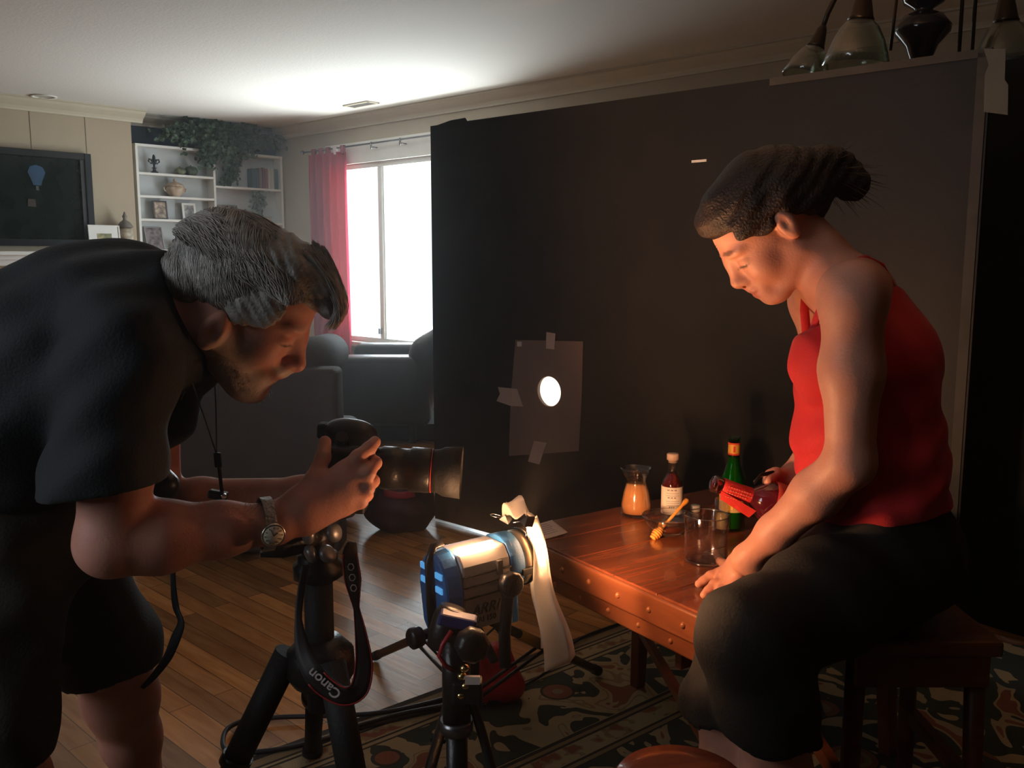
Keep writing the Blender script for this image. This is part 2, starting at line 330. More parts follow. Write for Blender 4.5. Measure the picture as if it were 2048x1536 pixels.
# ================================================================ THE ROOM
M['ceil'] = mat('ceiling_paint', (0.72, 0.71, 0.68), 0.8, bump=0.15, bscale=60)
M['wall'] = mat('beige_wall', (0.42, 0.345, 0.245), 0.75, bump=0.08, bscale=80, var=0.02)
M['navy'] = mat('navy_wall', (0.022, 0.035, 0.055), 0.7, var=0.1)
M['crown'] = mat('crown_paint', (0.52, 0.47, 0.36), 0.5, var=0.02)
ANG = math.atan2(DV.y, DV.x)
M['floor'] = wood('oak_floor', (0.46, 0.18, 0.05), (0.68, 0.32, 0.11), 5, 0.25, ANG, (0.9, 0.062))
LW, LF = 10.5, 6.3       # lengths along the window wall and the fireplace wall
UP = V((0, 0, 1))
def slab(name, pts, off, m): return structure(MB().prism(pts, off).build(name, m))
slab('floor', [RM(0, 0), RM(LW, 0), RM(LW, LF), RM(0, LF)], (0, 0, -0.05), M['floor'])
slab('ceiling', [RM(-.1, -.1, H), RM(LW, -.1, H), RM(LW, LF, H), RM(-.1, LF, H)], (0, 0, 0.05), M['ceil'])
def fw(px, py, a): p = PW(px, py, RM(a, 0), DV); q = p - C; return q.dot(DW), p.z       # fireplace side: (b, z)
def ww(px, py, b=0.0): p = PW(px, py, RM(0, b), DW); q = p - C; return q.dot(DV), p.z       # window side: (a, z)
def bx(m, a0, a1, b0, b1, z0, z1): return m.hexa([RM(a0, b0, z0), RM(a1, b0, z0), RM(a1, b1, z0), RM(a0, b1, z0), RM(a0, b0, z1), RM(a1, b0, z1), RM(a1, b1, z1), RM(a0, b1, z1)])
def wbx(name, m, *a, parent=None, bevel=0): return bx(MB(), *a).build(name, m, parent, bevel)
# fireplace wall: navy alcove, beige chimney breast
BRa = 0.18; bB = fw(267, 350, BRa)[0]
structure(wbx('wall_left', M['navy'], -0.1, 0, -0.1, LF, 0, H))
structure(wbx('wall_chimney', M['wall'], 0, BRa, bB, LF, 0, H))
# window wall with its opening
wa0, wz1 = ww(668, 318); wa0 = ww(668, 318)[0]; wz1 = ww(757, 322)[1]; wa1 = ww(1010, 400)[0]; wz0 = 0.36
m = MB()
bx(m, -0.1, wa0, -0.12, 0, 0, H); bx(m, wa1, LW, -0.12, 0, 0, H); bx(m, wa0, wa1, -0.12, 0, 0, wz0); bx(m, wa0, wa1, -0.12, 0, wz1, H)
structure(m.build('wall_far', M['wall']))
M['dim_wall'] = mat('darkened_unseen_wall', (0.07, 0.06, 0.045), 0.8, var=.05)  # unseen walls, coloured dark to cut bounced light
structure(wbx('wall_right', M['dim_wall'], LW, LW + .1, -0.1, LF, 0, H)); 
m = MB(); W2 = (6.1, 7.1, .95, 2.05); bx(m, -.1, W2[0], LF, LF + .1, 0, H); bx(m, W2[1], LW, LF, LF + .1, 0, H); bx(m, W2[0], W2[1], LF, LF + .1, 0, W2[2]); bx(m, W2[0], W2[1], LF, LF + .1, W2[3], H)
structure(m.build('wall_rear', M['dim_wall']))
m = MB()
for a_ in (W2[0], (W2[0] + W2[1]) / 2 - .02, W2[1] - .04): bx(m, a_, a_ + .04, LF + .02, LF + .07, W2[2], W2[3])
for z_ in (W2[2], W2[3] - .04): bx(m, W2[0] + .04, W2[1] - .04, LF + .03, LF + .06, z_, z_ + .04)
structure(m.build('fill_window', M['white']))  # unseen window added so the side fill can enter
# window: casing, sashes, panes
win = thing('window_1', None, None, RM((wa0 + wa1) / 2, 0, wz0)); win['kind'] = 'structure'
m = MB(); c = 0.09
bx(m, wa0 - c, wa0, -.01, .02, wz0 - c, wz1 + .16); bx(m, wa1, wa1 + c, -.01, .02, wz0 - c, wz1 + .16); bx(m, wa0, wa1, -.01, .02, wz1, wz1 + .16); bx(m, wa0 - c, wa1 + c, -.01, .05, wz0 - .04, wz0)
bx(m, wa0 - c, wa1 + c, -.01, .035, wz1 + .16, wz1 + .185)
m.build('window_casing', M['white'], win)
m = MB(); t = 0.045; am = ww(757, 500)[0]; am2 = am + (am - wa0)
for a in (wa0, wa1 - t): bx(m, a, a + t, -.09, -.03, wz0, wz1)
for z in (wz0, wz1 - t): bx(m, wa0 + t, wa1 - t, -.09, -.03, z, z + t)
for a in (am - .035, am2 + 1.0):
    if a < wa1 - .1: bx(m, a, a + .05, -.085, -.035, wz0 + t, wz1 - t); bx(m, a + .058, a + .075, -.075, -.045, wz0 + t, wz1 - t)
m.build('window_frame', M['white'], win)
wbx('pane', glass('window_glass', (0.97, 1, 1), 0.0), wa0 + .02, wa1 - .02, -.064, -.058, wz0 + .02, wz1 - .02, parent=win)
# sash latch
MB().box(RM(am - .02, -.02, ww(750, 662)[1]), DV, DW, UP, .02, .03, .05).build('window_latch', M['gun'], win)
# crown mouldings (stepped profile swept along the walls)
def crown(name, p0, p1, inn, m=M['crown'], sc_=1.0):
    prof = [(0, 0), (.115, 0), (.115, -.012), (.100, -.016), (.085, -.035), (.060, -.055), (.035, -.072), (.022, -.090), (.018, -.105), (0, -.105)]
    p0 = V(p0); p1 = V(p1); n = len(prof); vs = [p0 + inn * x * sc_ + UP * z * sc_ for x, z in prof] + [p1 + inn * x * sc_ + UP * z * sc_ for x, z in prof]
    return structure(MB().add(vs, [(i, (i + 1) % n, (i + 1) % n + n, i + n) for i in range(n)] + [tuple(range(n)), tuple(range(n, 2 * n))], False).build(name, m))
crown('trim_1', RM(0, 0, H), RM(LW, 0, H), DW); crown('trim_2', RM(0, 0, H), RM(0, bB, H), DV, mat('shaded_crown', (0.30, 0.28, 0.24), .6, var=.02)); crown('trim_3', RM(BRa, bB - .1, H), RM(BRa, LF, H), DV)  # alcove crown is a darker copy, its shade put into the colour
for nm, a in (('baseboard_far', (0, LW, 0, .02, 0, .12)),): structure(wbx(nm, M['white'], *a))
structure(wbx('baseboard_left', M['white'], 0, .02, .02, bB, 0, .12))
# panel joints on the chimney breast
m = MB()
for px in (62, 172):
    b = fw(px, 260, BRa)[0]; bx(m, BRa, BRa + .004, b, b + .006, 1.35, H - .105)
structure(m.build('trim_4', mat('panel_joint', (0.36, 0.30, 0.22), .7, var=.05)))
# recessed ceiling light and vent
p = PZ(87, 193, H - .004); t = thing('recessed_light', 'round recessed downlight in the ceiling above the fireplace wall, unlit', 'ceiling light', p)
MB().lathe(p, [(0.075, .003), (.10, .003), (.10, -.006), (.075, -.003), (.075, .003)]).build('trim_ring', M['white'], t); MB().lathe(p, [(0, .002), (.074, .002)]).build('bulb', mat('unlit_bulb', (.5, .48, .42), .4, var=.05), t)
p = PZ(722, 209, H - .006); t = thing('ceiling_vent', 'small white slatted air vent in the ceiling near the window', 'vent', p)
m = MB()
for s_ in (-1, 1): m.box(p + DW * s_ * .055, DV, DW, UP, .34, .02, .01); m.box(p + DV * s_ * .16, DV, DW, UP, .02, .12, .01)
m.build('frame', M['crown'], t); m = MB()
for k in range(5): m.box(p + DW * (-.036 + k * .018), DV, (DW + UP * .6).normalized(), (UP - DW * .6).normalized(), .30, .012, .002)
m.build('slats', mat('vent_slat', (.16, .15, .14), .6, var=.05), t)
# ---------------- mantelpiece
bm0 = fw(262, 510, BRa + .2)[0]; zt = fw(120, 503, BRa + .22)[1]; zb = fw(120, 526, BRa + .16)[1]
t = thing('mantelpiece', 'long white painted mantel shelf under the dark framed screen', 'mantelpiece', RM(BRa, bm0 + 1, zb))
m = MB(); bx(m, BRa, BRa + .22, bm0, LF - .3, zt - .03, zt); m.build('shelf', M['white'], t, .004)
m = MB(); bx(m, BRa, BRa + .18, bm0 + .03, LF - .3, zt - .065, zt - .03); bx(m, BRa, BRa + .15, bm0 + .05, LF - .3, zb - .02, zt - .065); m.build('moulding', M['white'], t)
# small gold ornament below the mantel (partly cut by the frame edge)
q = PW(2, 556, RM(BRa + .01, 0), DV); m = MB()
m.ring([q + DW * .03 + UP * .0, q + UP * .03 - DW * .02, q + UP * .05 + DW * .01], .005, 8); m.ring([q, q - UP * .05, q - UP * .06 - DW * .02], .005, 8); tag(m.build('fireplace_ornament', mat('brass', (.35, .26, .12), .4, .8, var=.1)), 'small dark brass curl on the wall below the mantel at the left edge', 'ornament')
# ---------------- framed dark screen above the mantel
def wall_frame(px0, py0, px1, py1, a, th, wd, frame_m, name, label, cat, inner):
    b1, z1 = fw(px1, py0, a)[0], fw(px1, py0, a)[1]; z0 = fw(px1, py1, a)[1]; b2 = fw(px0, (py0 + py1) / 2, a)[0]; b0 = b1
    t = thing(name, label, cat, RM(a, (b0 + b2) / 2, z0)); m = MB()
    bx(m, a, a + th, b0, b0 + wd, z0, z1); bx(m, a, a + th, b2 - wd, b2, z0, z1); bx(m, a, a + th, b0 + wd, b2 - wd, z0, z0 + wd); bx(m, a, a + th, b0 + wd, b2 - wd, z1 - wd, z1); m.build('frame', frame_m, t, .004)
    inner(t, a, th, b0, b2, z0, z1, wd); return t
def inner_big(t, a, th, b0, b2, z0, z1, wd):
    wbx('liner', mat('dark_liner', (.05, .055, .055), .25, var=.2), a, a + th * .8, b0 + wd, b0 + wd + .035, z0 + wd, z1 - wd, parent=t)
    wbx('screen', mat('dark_glossy_screen', (.010, .016, .013), .12, var=.3), a, a + th * .5, b0 + wd + .03, b2 - wd, z0 + wd, z1 - wd, parent=t)
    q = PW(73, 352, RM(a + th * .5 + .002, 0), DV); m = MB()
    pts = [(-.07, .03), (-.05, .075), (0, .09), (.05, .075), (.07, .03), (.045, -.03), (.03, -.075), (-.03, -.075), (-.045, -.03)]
    m.prism([q + DW * -x + UP * z for x, z in pts], DV * .003); m.build('blue_reflection', mat('blue_reflection_paint', (.012, .05, .11), .5, var=.3), t)  # lamp reflection in the glass, painted as a flat shape with its stem
    m = MB(); m.prism([q + DW * -x + UP * z for x, z in [(-.012, -.08), (.012, -.08), (.01, -.115), (-.01, -.115)]], DV * .003); m.build('stem_reflection', mat('grey_reflection_paint', (.05, .06, .055), .5, var=.2), t)
    q = PW(64, 406, RM(a + th * .5 + .002, 0), DV); MB().prism([q + DW * x + UP * z for x, z in [(-.03, -.03), (.035, -.028), (.03, .035), (-.028, .03)]], DV * .003).build('rust_shape', mat('rust_print', (.03, .016, .01), .5, var=.3), t)
wall_frame(-130, 309, 176, 493, BRa, .06, .055, mat('black_frame', (.012, .013, .015), .3, var=.2), 'framed_screen', 'large black-framed dark screen with a faint painted blue reflection, above the mantel', 'picture', inner_big)
# ---------------- photo frames helper (leaning, facing the room)
def photo(px0, px1, ytop, ybot, a, frame_m, pic_m, label, group=None, lean=.12, wd=.014, mat_m=None, wide=None, z=None, name='photo_frame'):
    b1, z0 = fw(px1, ybot, a); b0, _ = fw(px0, ybot, a); z1 = fw((px0 + px1) / 2, ytop, a)[1]; z0 = z if z is not None else z0
    h = z1 - z0; wdt = b0 - b1; o = RM(a, b1, z0); X = DW; Z = (UP - DV * lean).normalized(); N = DV
    t = thing(name, label, 'picture frame', RM(a, (b0 + b1) / 2, z0), group); m = MB()
    m.box(o + X * wd / 2 + Z * h / 2, X, N, Z, wd, .012, h); m.box(o + X * (wdt - wd / 2) + Z * h / 2, X, N, Z, wd, .012, h)
    m.box(o + X * wdt / 2 + Z * wd / 2, X, N, Z, wdt - 2 * wd, .012, wd); m.box(o + X * wdt / 2 + Z * (h - wd / 2), X, N, Z, wdt - 2 * wd, .012, wd); m.build('frame', frame_m, t)
    if mat_m: MB().box(o + X * wdt / 2 + Z * h / 2 - N * .002, X, N, Z, wdt - 2 * wd, .004, h - 2 * wd).build('mount', mat_m, t)
    k = .42 if mat_m else 1
    MB().box(o + X * wdt / 2 + Z * h / 2, X, N, Z, (wdt - 2 * wd) * (.5 if mat_m else 1), .004, (h - 2 * wd) * k).build('photograph', pic_m, t)
    MB().hexa([o + X * wdt * .45, o + X * wdt * .55, o + X * wdt * .55 - N * .05, o + X * wdt * .45 - N * .05, o + X * wdt * .45 + Z * h * .6, o + X * wdt * .55 + Z * h * .6, o + X * wdt * .55 + Z * h * .6 - N * .004, o + X * wdt * .45 + Z * h * .6 - N * .004]).build('easel_stand', M['black_matt'], t)
    return t
def pic(name, c1, c2, sc_=25): return mat(name, c1, .35, col2=c2, vscale=sc_)
wh = M['white']; dk = mat('dark_wood_frame', (.06, .045, .04), .4, var=.1)
photo(180, 243, 450, 497, BRa + .14, wh, pic('garden_photo', (.10, .12, .05), (.45, .38, .20), 18), 'white wide-mounted picture leaning on the mantel beside the lidded jar', lean=.1, mat_m=wh, wd=.012, z=zt)
# urn on the mantel
bb, _ = fw(252, 480, BRa + .10); p = RM(BRa + .10, bb, zt); hh = fw(252, 398, BRa + .10)[1] - zt
um = mat('grey_gold_ceramic', (.20, .16, .11), .45, col2=(.55, .47, .35), vscale=22)
t = thing('lidded_urn', 'ornate lidded ceramic jar on the right end of the mantel', 'jar', p)
MB().lathe(p, [(0, 0), (.05, 0), (.052, .01), (.035, .03), (.045, .06), (.062, .11), (.066, .15), (.058, .19), (.05, .21), (0, .21)]).build('bowl', um, t)
s_ = hh / .36
MB().lathe(p + UP * .21, [(0, 0), (.062, 0), (.066, .012), (.055, .03), (.04, .05), (.018, .065), (.014, .08), (.022, .095), (.012, .115), (.006, .135), (0, .14)]).build('lid', mat('grey_ceramic_lid', (.16, .14, .12), .45, var=.3), t)
# ---------------- built-in bookcase
BA = .14; b_r = fw(567, 400, BA)[0]; b_l = max(fw(276, 400, BA)[0], 0); b_l = min(b_l, bB - .002); b_d = fw(431, 400, BA)[0]
zs_l = [fw(285, y, BA)[1] for y in (291, 344, 390, 437, 499)]; zs_r = [fw(433, y, BA)[1] for y in (307, 371, 442, 505)]
t = thing('bookcase', 'white built-in bookcase of two bays in the alcove beside the chimney breast', 'bookcase', RM(BA / 2, (b_r + b_l) / 2, 0)); th = .022
zz = (zs_l[0] + zs_r[0]) / 2
for b0, b1 in ((b_r, b_r + th), (b_d - th / 2, b_d + th / 2), (b_l - th, b_l)): wbx('upright', wh, .004, BA, b0, b1, 0.05, zz, parent=t)
wbx('top_panel', wh, .004, BA + .004, b_r, b_l, zz, zz + .022, parent=t)
wbx('back_panel', mat('back_paint', (.48, .50, .50), .6, var=.03), .001, .012, b_r, b_l, .05, zz, parent=t)
for z in zs_l[1:]: wbx('shelf', wh, .012, BA - .003, b_d + th / 2, b_l - th, z - .02, z, parent=t)
for z in zs_r[1:]: wbx('shelf', wh, .012, BA - .003, b_r + th, b_d - th / 2, z - .02, z, parent=t)
wbx('cupboard', wh, .004, BA + .01, b_r, b_l, 0, .05, parent=t)
am_ = .085
def at(px, shelf): return RM(am_, fw(px, 400, am_)[0], shelf)
# fleur-de-lis
p = at(312, zs_l[1]); fm = mat('dark_bronze', (.03, .035, .035), .45, .5, var=.2); t = thing('fleur_de_lis', 'dark fleur-de-lis statuette on the top left shelf', 'statuette', p)
MB().lathe(p, [(0, 0), (.034, 0), (.034, .012), (.018, .02), (.012, .04), (.026, .05), (.0, .055)]).build('base', fm, t)
m = MB(); m.sphere(p + UP * .125, .045, (.35, .25, 1)); m.cyl(p + UP * .04, p + UP * .1, .009); m.box(p + UP * .09, DW, DV, UP, .07, .012, .014)
for sd in (-1, 1): m.ring([p + UP * .08 + DW * sd * .006, p + UP * .12 + DW * sd * .024, p + UP * .125 + DW * sd * .045, p + UP * .105 + DW * sd * .052, p + UP * .097 + DW * sd * .04], [.006, .01, .009, .007, .005], 8)
m.build('fleur', fm, t)
# gourds, tureen
for px, r, lab, c in ((363, .05, 'pale green dried gourd on the top left shelf, beside a darker one', (.14, .15, .09)), (385, .062, 'dark green gourd on the top left shelf, right of the pale one', (.06, .08, .05))):
    p = at(px, zs_l[1]); t = thing('gourd', lab, 'gourd', p, None)
    MB().lathe(p, [(0, 0), (r * .6, .004), (r, r * .5), (r * 1.02, r * .8), (r * .75, r * 1.25), (r * .25, r * 1.42), (0, r * 1.38)], rfun=lambda a, h: 1 + .06 * math.cos(a * 8)).build('body', mat('gourd_skin', c, .6, var=.4, vscale=30), t)
    MB().ring([p + UP * r * 1.38, p + UP * r * 1.6 + DW * .006], [.008, .004], 8).build('stem', mat('gourd_stem', (.08, .06, .03), .7, var=.2), t)
p = at(351, zs_l[2]); t = thing('soup_tureen', 'round brown and white lidded tureen on the second left shelf', 'tureen', p); tm = mat('tureen_glaze', (.33, .20, .11), .35, col2=(.55, .45, .36), vscale=20)
MB().lathe(p, [(0, 0), (.045, 0), (.05, .012), (.08, .04), (.09, .07), (.085, .095), (0, .095)]).build('bowl', tm, t)
MB().lathe(p + UP * .095, [(.0, 0), (.088, 0), (.08, .015), (.055, .032), (.02, .042), (.01, .05), (.016, .062), (.006, .075), (0, .078)]).build('lid', tm, t)
for sd in (-1, 1): MB().ring([p + DW * sd * .085 + UP * .085, p + DW * sd * .108 + UP * .08, p + DW * sd * .1 + UP * .055, p + DW * sd * .085 + UP * .05], .006, 8).build('handle', tm, t)
g = None
photo(308, 336, 401, 434, am_, dk, pic('portrait_a', (.10, .07, .05), (.55, .42, .32)), 'small photo in a tan frame leaning on the third left shelf', g, z=zs_l[3])
photo(366, 393, 406, 437, am_, wh, pic('portrait_b', (.08, .08, .08), (.4, .38, .36)), 'small white-framed photo standing on the third left shelf', g, z=zs_l[3], wd=.02)
photo(436, 480, 408, 440, am_, mat('silver_frame', (.3, .29, .28), .3, .6, var=.1), pic('portrait_c', (.05, .04, .04), (.35, .28, .26)), 'wide dark photo in a silver frame on the right bay shelf', g, z=zs_r[2], lean=.3)
photo(295, 330, 452, 496, am_, mat('grey_frame', (.26, .25, .25), .4, var=.1), pic('portrait_d', (.05, .04, .05), (.25, .20, .20)), 'tall dark photo in a thin grey frame on the bottom left shelf', g, z=zs_l[4], lean=.28, wd=.01)
photo(369, 411, 455, 497, am_, wh, pic('wedding_photo', (.12, .09, .09), (.62, .62, .62), 14), 'white-framed wedding photo on the bottom left shelf behind the man\'s head', g, z=zs_l[4], wd=.02)
p = at(352, zs_l[4]); MBs = MB()
for k in range(9): a = k * 2.4; r = .012 * math.sqrt(k); MBs.sphere(p + DW * math.cos(a) * r * 1.3 + DV * math.sin(a) * r * .6 + UP * (.035 + .03 * math.sin(k * 1.7) ** 2 + .012 * (k % 3)), .02, n=10)
MBs.lathe(p, [(0, 0), (.03, 0), (.035, .025), (0, .03)], n=16)
tag(MBs.build('potpourri_ball', mat('dusty_rose_petals', (.10, .07, .07), .8, col2=(.22, .15, .14), vscale=40)), 'dusty pink dried flower ball between the frames on the bottom left shelf', 'ornament')
# books on the right bay top shelf
cols = [((.05, .09, .12), .19, .03), ((.05, .08, .10), .18, .022), ((.20, .12, .14), .20, .024), ((.16, .06, .08), .205, .02), ((.24, .10, .12), .20, .022), ((.50, .42, .36), .195, .02), ((.45, .42, .36), .20, .026), ((.05, .10, .09), .20, .03)]
labs = ['dark teal book at the left end of the row on the top right shelf', 'thin dark blue book second from the left on the top right shelf', 'dusty pink book third from the left on the top right shelf', 'dark maroon book fourth from the left on the top right shelf', 'red book left of the two pale books on the top right shelf', 'pale pink book left of the cream book on the top right shelf', 'cream book left of the dark green book on the top right shelf', 'dark green book at the right end of the row against the bookcase side']
b = fw(500, 350, am_)[0]; sc_b = (b - b_r - th - .02) / sum(c[2] for c in cols); hmax = (zs_r[0] - zs_r[1]) * .9
for (c, hgt, wd), lab in zip(cols, labs):
    wd *= sc_b; hgt = min(hgt, hmax); t = thing('book', lab, 'book', RM(am_, b - wd / 2, zs_r[1]), 'books on the top shelf of the right bay')
    wbx('cover', mat('book_cloth', c, .6, var=.12), .03, .12, b - wd + .001, b - .001, zs_r[1], zs_r[1] + hgt, parent=t, bevel=.003)
    wbx('pages', mat('page_edges', (.5, .47, .38), .8, var=.04), .034, .114, b - wd + .004, b - .004, zs_r[1] + hgt, zs_r[1] + hgt + .001, parent=t); b -= wd
# plants: ivy trailing from the bookcase top, small plants on shelves
LEAF = mat('ivy_leaf', (.030, .060, .032), .55, col2=(.075, .12, .065), vscale=9)
def leaf(m, p, d, n, s):
    d = d.normalized(); x = d.cross(n).normalized()
    pts = [p, p + (d * .35 + x * .38) * s, p + (d * .75 + x * .22) * s, p + d * s, p + (d * .75 - x * .22) * s, p + (d * .35 - x * .38) * s]
    up = d.cross(x) * .003; m.add(pts + [p + d * .5 * s + up * 3], [(0, 1, 6), (1, 2, 6), (2, 3, 6), (3, 4, 6), (4, 5, 6), (5, 0, 6)], False)
def foliage(m, fn, n, s0, s1):
    for i in range(n):
        p = fn(i); d = V(RNG.normal(0, 1, 3)) + V((0, 0, -.3)); nn = (DV * 1.2 + V(RNG.normal(0, .6, 3))).normalized(); leaf(m, p, d, nn, random.uniform(s0, s1))
ztop = zz + .022
t = thing('trailing_ivy', 'large green ivy trailing over the top of the white bookcase', 'plant', RM(.1, fw(430, 300, .1)[0], ztop))
m = MB(); cl = [(340, 272, 22, 10), (380, 262, 35, 18), (425, 262, 45, 26), (470, 268, 40, 24), (505, 285, 30, 18), (430, 295, 40, 22), (475, 300, 32, 16), (420, 320, 16, 16), (400, 245, 14, 10), (545, 280, 24, 12)]
for (px, py, rx, ry) in cl:
    foliage(m, lambda i: PW(px + RNG.normal(0, rx * .55), py + RNG.normal(0, ry * .55), RM(.1 + random.random() * .14, 0), DV), int(rx * ry / 4.2), .045, .075)
m.build('leaves', LEAF, t)
p = RM(.1, fw(430, 300, .1)[0], ztop); MB().lathe(p, [(0, 0), (.06, 0), (.08, .09), (.075, .09), (.06, .07), (0, .07)]).build('pot', mat('dark_pot', (.04, .05, .045), .6, var=.2), t)
t = thing('potted_ivy', 'small bushy ivy standing at the left of the top right shelf', 'plant', at(458, zs_r[1])); m = MB()
for (px, py, rx, ry) in ((470, 325, 14, 16), (460, 345, 13, 16), (452, 362, 12, 8), (468, 352, 10, 14)): foliage(m, lambda i: PW(px + RNG.normal(0, rx * .5), py + RNG.normal(0, ry * .5), RM(.05 + random.random() * .08, 0), DV), 60, .03, .05)
m.build('leaves', LEAF, t); p = at(458, zs_r[1]); MB().lathe(p, [(0, 0), (.025, 0), (.035, .05), (0, .045)]).build('pot', M['black_matt'], t)
t = thing('glass_vase_plant', 'pale grey-green plant on the middle shelf of the right bay, above the man\'s head', 'plant', at(535, zs_r[2])); m = MB()
for (px, py, rx, ry) in ((518, 400, 13, 16), (515, 425, 12, 12)): foliage(m, lambda i: PW(px + RNG.normal(0, rx * .5), py + RNG.normal(0, ry * .5), RM(.05 + random.random() * .08, 0), DV), 90, .03, .055)
m.build('leaves', mat('pale_leaf', (.12, .16, .13), .6, col2=(.2, .25, .2), vscale=12), t); p = at(535, zs_r[2]); MB().lathe(p, [(0, 0), (.03, 0), (.04, .06), (0, .055)]).build('pot', um, t)
# ---------------- curtain and rod
b_c = .09; cz = lambda px, py: ww(px, py, b_c)
r0 = ww(606, 302, b_c); r1 = ww(1010, 254, b_c); rodz = ww(740, 287, b_c)[1]
t = thing('curtain_rod', 'thin dark metal curtain rod above the bright window', 'curtain rod', RM(r0[0], b_c, rodz))
MB().cyl(RM(r0[0], b_c, rodz), RM(r1[0] + 1, b_c, rodz), .008).build('pole', M['gun'], t)
for px in (742, 800): 
    a = ww(px, 285, b_c)[0]; m = MB(); m.cyl(RM(a, .0, rodz - .03), RM(a, b_c, rodz - .03), .006); m.cyl(RM(a, b_c, rodz - .05), RM(a, b_c, rodz + .012), .009); m.build('bracket', M['gun'], t)
MB().sphere(RM(r0[0] - .01, b_c, rodz), .02).build('finial', M['gun'], t)
ca0 = ww(629, 500, b_c)[0]; ca1 = ww(697, 500, b_c)[0]; ztc = rodz - .012
t = thing('curtain', 'dark red tab curtain hanging at the left of the window', 'curtain', RM((ca0 + ca1) / 2, b_c, .02))
def cfn(u, v):
    a = ca0 + (ca1 - ca0) * (u + .015 * math.sin(v * 5)); return RM(a, b_c + .035 * math.sin(u * 2 * math.pi * 5 + .6 * math.sin(v * 3)) + .01, .02 + (ztc - .05) * v)
MB().sheet(cfn, 70, 12, .003).build('cloth', translucent('red_curtain_cloth', (.50, .03, .07), .5), t)
for k in range(5):
    a = ca0 + (ca1 - ca0) * (.07 + .21 * k); MB().box(RM(a, b_c, rodz - .02), DV, DW, UP, .05, .026, .075).build('tab', mat('curtain_tab', (.25, .04, .07) if k != 3 else (.6, .5, .5), .8, var=.08), t)
# ================================================================ BACKDROP BOARD, TABLE, PROPS
X3, Y3 = V((1, 0, 0)), V((0, 1, 0))
BR = P(1985, 95, 2.47); BL = V((-0.34, 3.9, 0)); BRz = V((BR.x, BR.y, 0)); BU = (BL - BRz); BLEN = BU.length; BU.normalize(); BN = V((-BU.y, BU.x, 0)); BN = BN if BN.y < 0 else -BN   # BN faces the camera
def onb(px, py, off=0.0): return PW(px, py, BRz + BN * off, BN)
BTOP = BR.z
bcol = mat('black_foam_board', (0.011, 0.010, 0.009), 0.6, bump=0.1, bscale=90, var=0.15)
t = thing('backdrop_board', 'tall black foam board standing behind the woman with a round lit hole', 'backdrop board', (BRz + BL) / 2)
hc = onb(1098, 783); HR = 0.058
# board face with a round hole: build as a ring of quads around the hole inside the rectangle
def board():
    m = MB(); n = 48; tt = .012; o = BRz; u0 = (hc - o).dot(BU); z0 = hc.z
    L1 = BLEN * 1.0; rect = []
    per = []
    for k in range(n):
        a = 2 * math.pi * k / n; cu, cz_ = math.cos(a), math.sin(a)
        s = min([(L1 - u0) / cu if cu > 1e-6 else 1e9, (-u0) / cu if cu < -1e-6 else 1e9, (BTOP - z0) / cz_ if cz_ > 1e-6 else 1e9, (.0095 - z0) / cz_ if cz_ < -1e-6 else 1e9])
        per.append((u0 + cu * s, z0 + cz_ * s, a, (u0 + cu * HR, z0 + cz_ * HR)))
    for cu, cz_ in ((0, .0095), (L1, .0095), (L1, BTOP), (0, BTOP)): per.append((cu, cz_, math.atan2(cz_ - z0, cu - u0) % (2 * math.pi), None))
    per.sort(key=lambda q: q[2]); outer = [(q[0], q[1]) for q in per]; inner = []
    for q in per: a = q[2]; inner.append((u0 + math.cos(a) * HR, z0 + math.sin(a) * HR))
    N = len(per); W = lambda q, d: o + BU * q[0] + UP * q[1] - BN * d
    vs = [W(q, 0) for q in outer] + [W(q, 0) for q in inner] + [W(q, tt) for q in outer] + [W(q, tt) for q in inner]; fs = []
    for i in range(N):
        j = (i + 1) % N; fs += [(i, j, N + j, N + i), (2 * N + j, 2 * N + i, 3 * N + i, 3 * N + j), (j, i, 2 * N + i, 2 * N + j), (N + i, N + j, 3 * N + j, 3 * N + i)]
    return m.add(vs, fs, False)
board().build('panel', bcol, t)
grey = mat('grey_edge_tape', (0.07, 0.065, 0.058), 0.7, var=0.15, bump=.2)
q0 = onb(1540, 152, .003); e = MB()
uu = lambda p: (p - BRz).dot(BU)
e.box(BRz + BU * (uu(q0) / 2) + UP * (BTOP - .011) + BN * .003, BU, BN, UP, uu(q0), .003, .022); e.build('edge_tape', grey, t)
s0 = onb(1948, 400); e = MB(); e.box(BRz + BU * uu(s0) + UP * (BTOP / 2) + BN * .003, BU, BN, UP, .027, .003, BTOP - .02); e.build('edge_tape', grey, t)
# torn upper left corner flap
q = onb(882, 252); MB().prism([BL + UP * (BTOP - .03), BL + UP * (BTOP + .0) - BU * .04, BL + UP * (BTOP + .012) - BU * .12, BL + UP * (BTOP + .014) - BU * .2, BL + UP * (BTOP - .01) - BU * .22], BN * -.006).build('torn_flap', bcol, t)
# little glossy tape at the upper middle
q = onb(1398, 322, .003); MB().box(q, BU, BN, UP, .055, .002, .008).build('tape_strip', mat('shiny_tape', (.85, .85, .8), .3, emit=None, var=.03), t)
# dark sheet added for the dark room past the board's right end
t2 = thing('dark_backing', 'added dark panel for the dark room behind the right end of the foam board', 'backing', P(2040, 600, 2.9))
a = P(1965, 116, 2.85); b = P(2200, 104, 2.6); a0 = V((a.x, a.y, 0)); b0 = V((b.x, b.y, 0)); d_ = (b0 - a0).normalized(); zt2 = (a.z + b.z) / 2
MB().box((a0 + b0) / 2 + UP * (zt2 / 2), d_, V((-d_.y, d_.x, 0)), UP, (b0 - a0).length, .01, zt2).build('cloth', mat('dark_backing_black', (.008, .011, .009), .9, var=.2), t2)  # sheet of the added dark panel
MB().cyl(a0 + UP * (zt2 + .006), b0 + UP * (zt2 + .006), .008).build('dark_backing_rail', M['black'], t2)
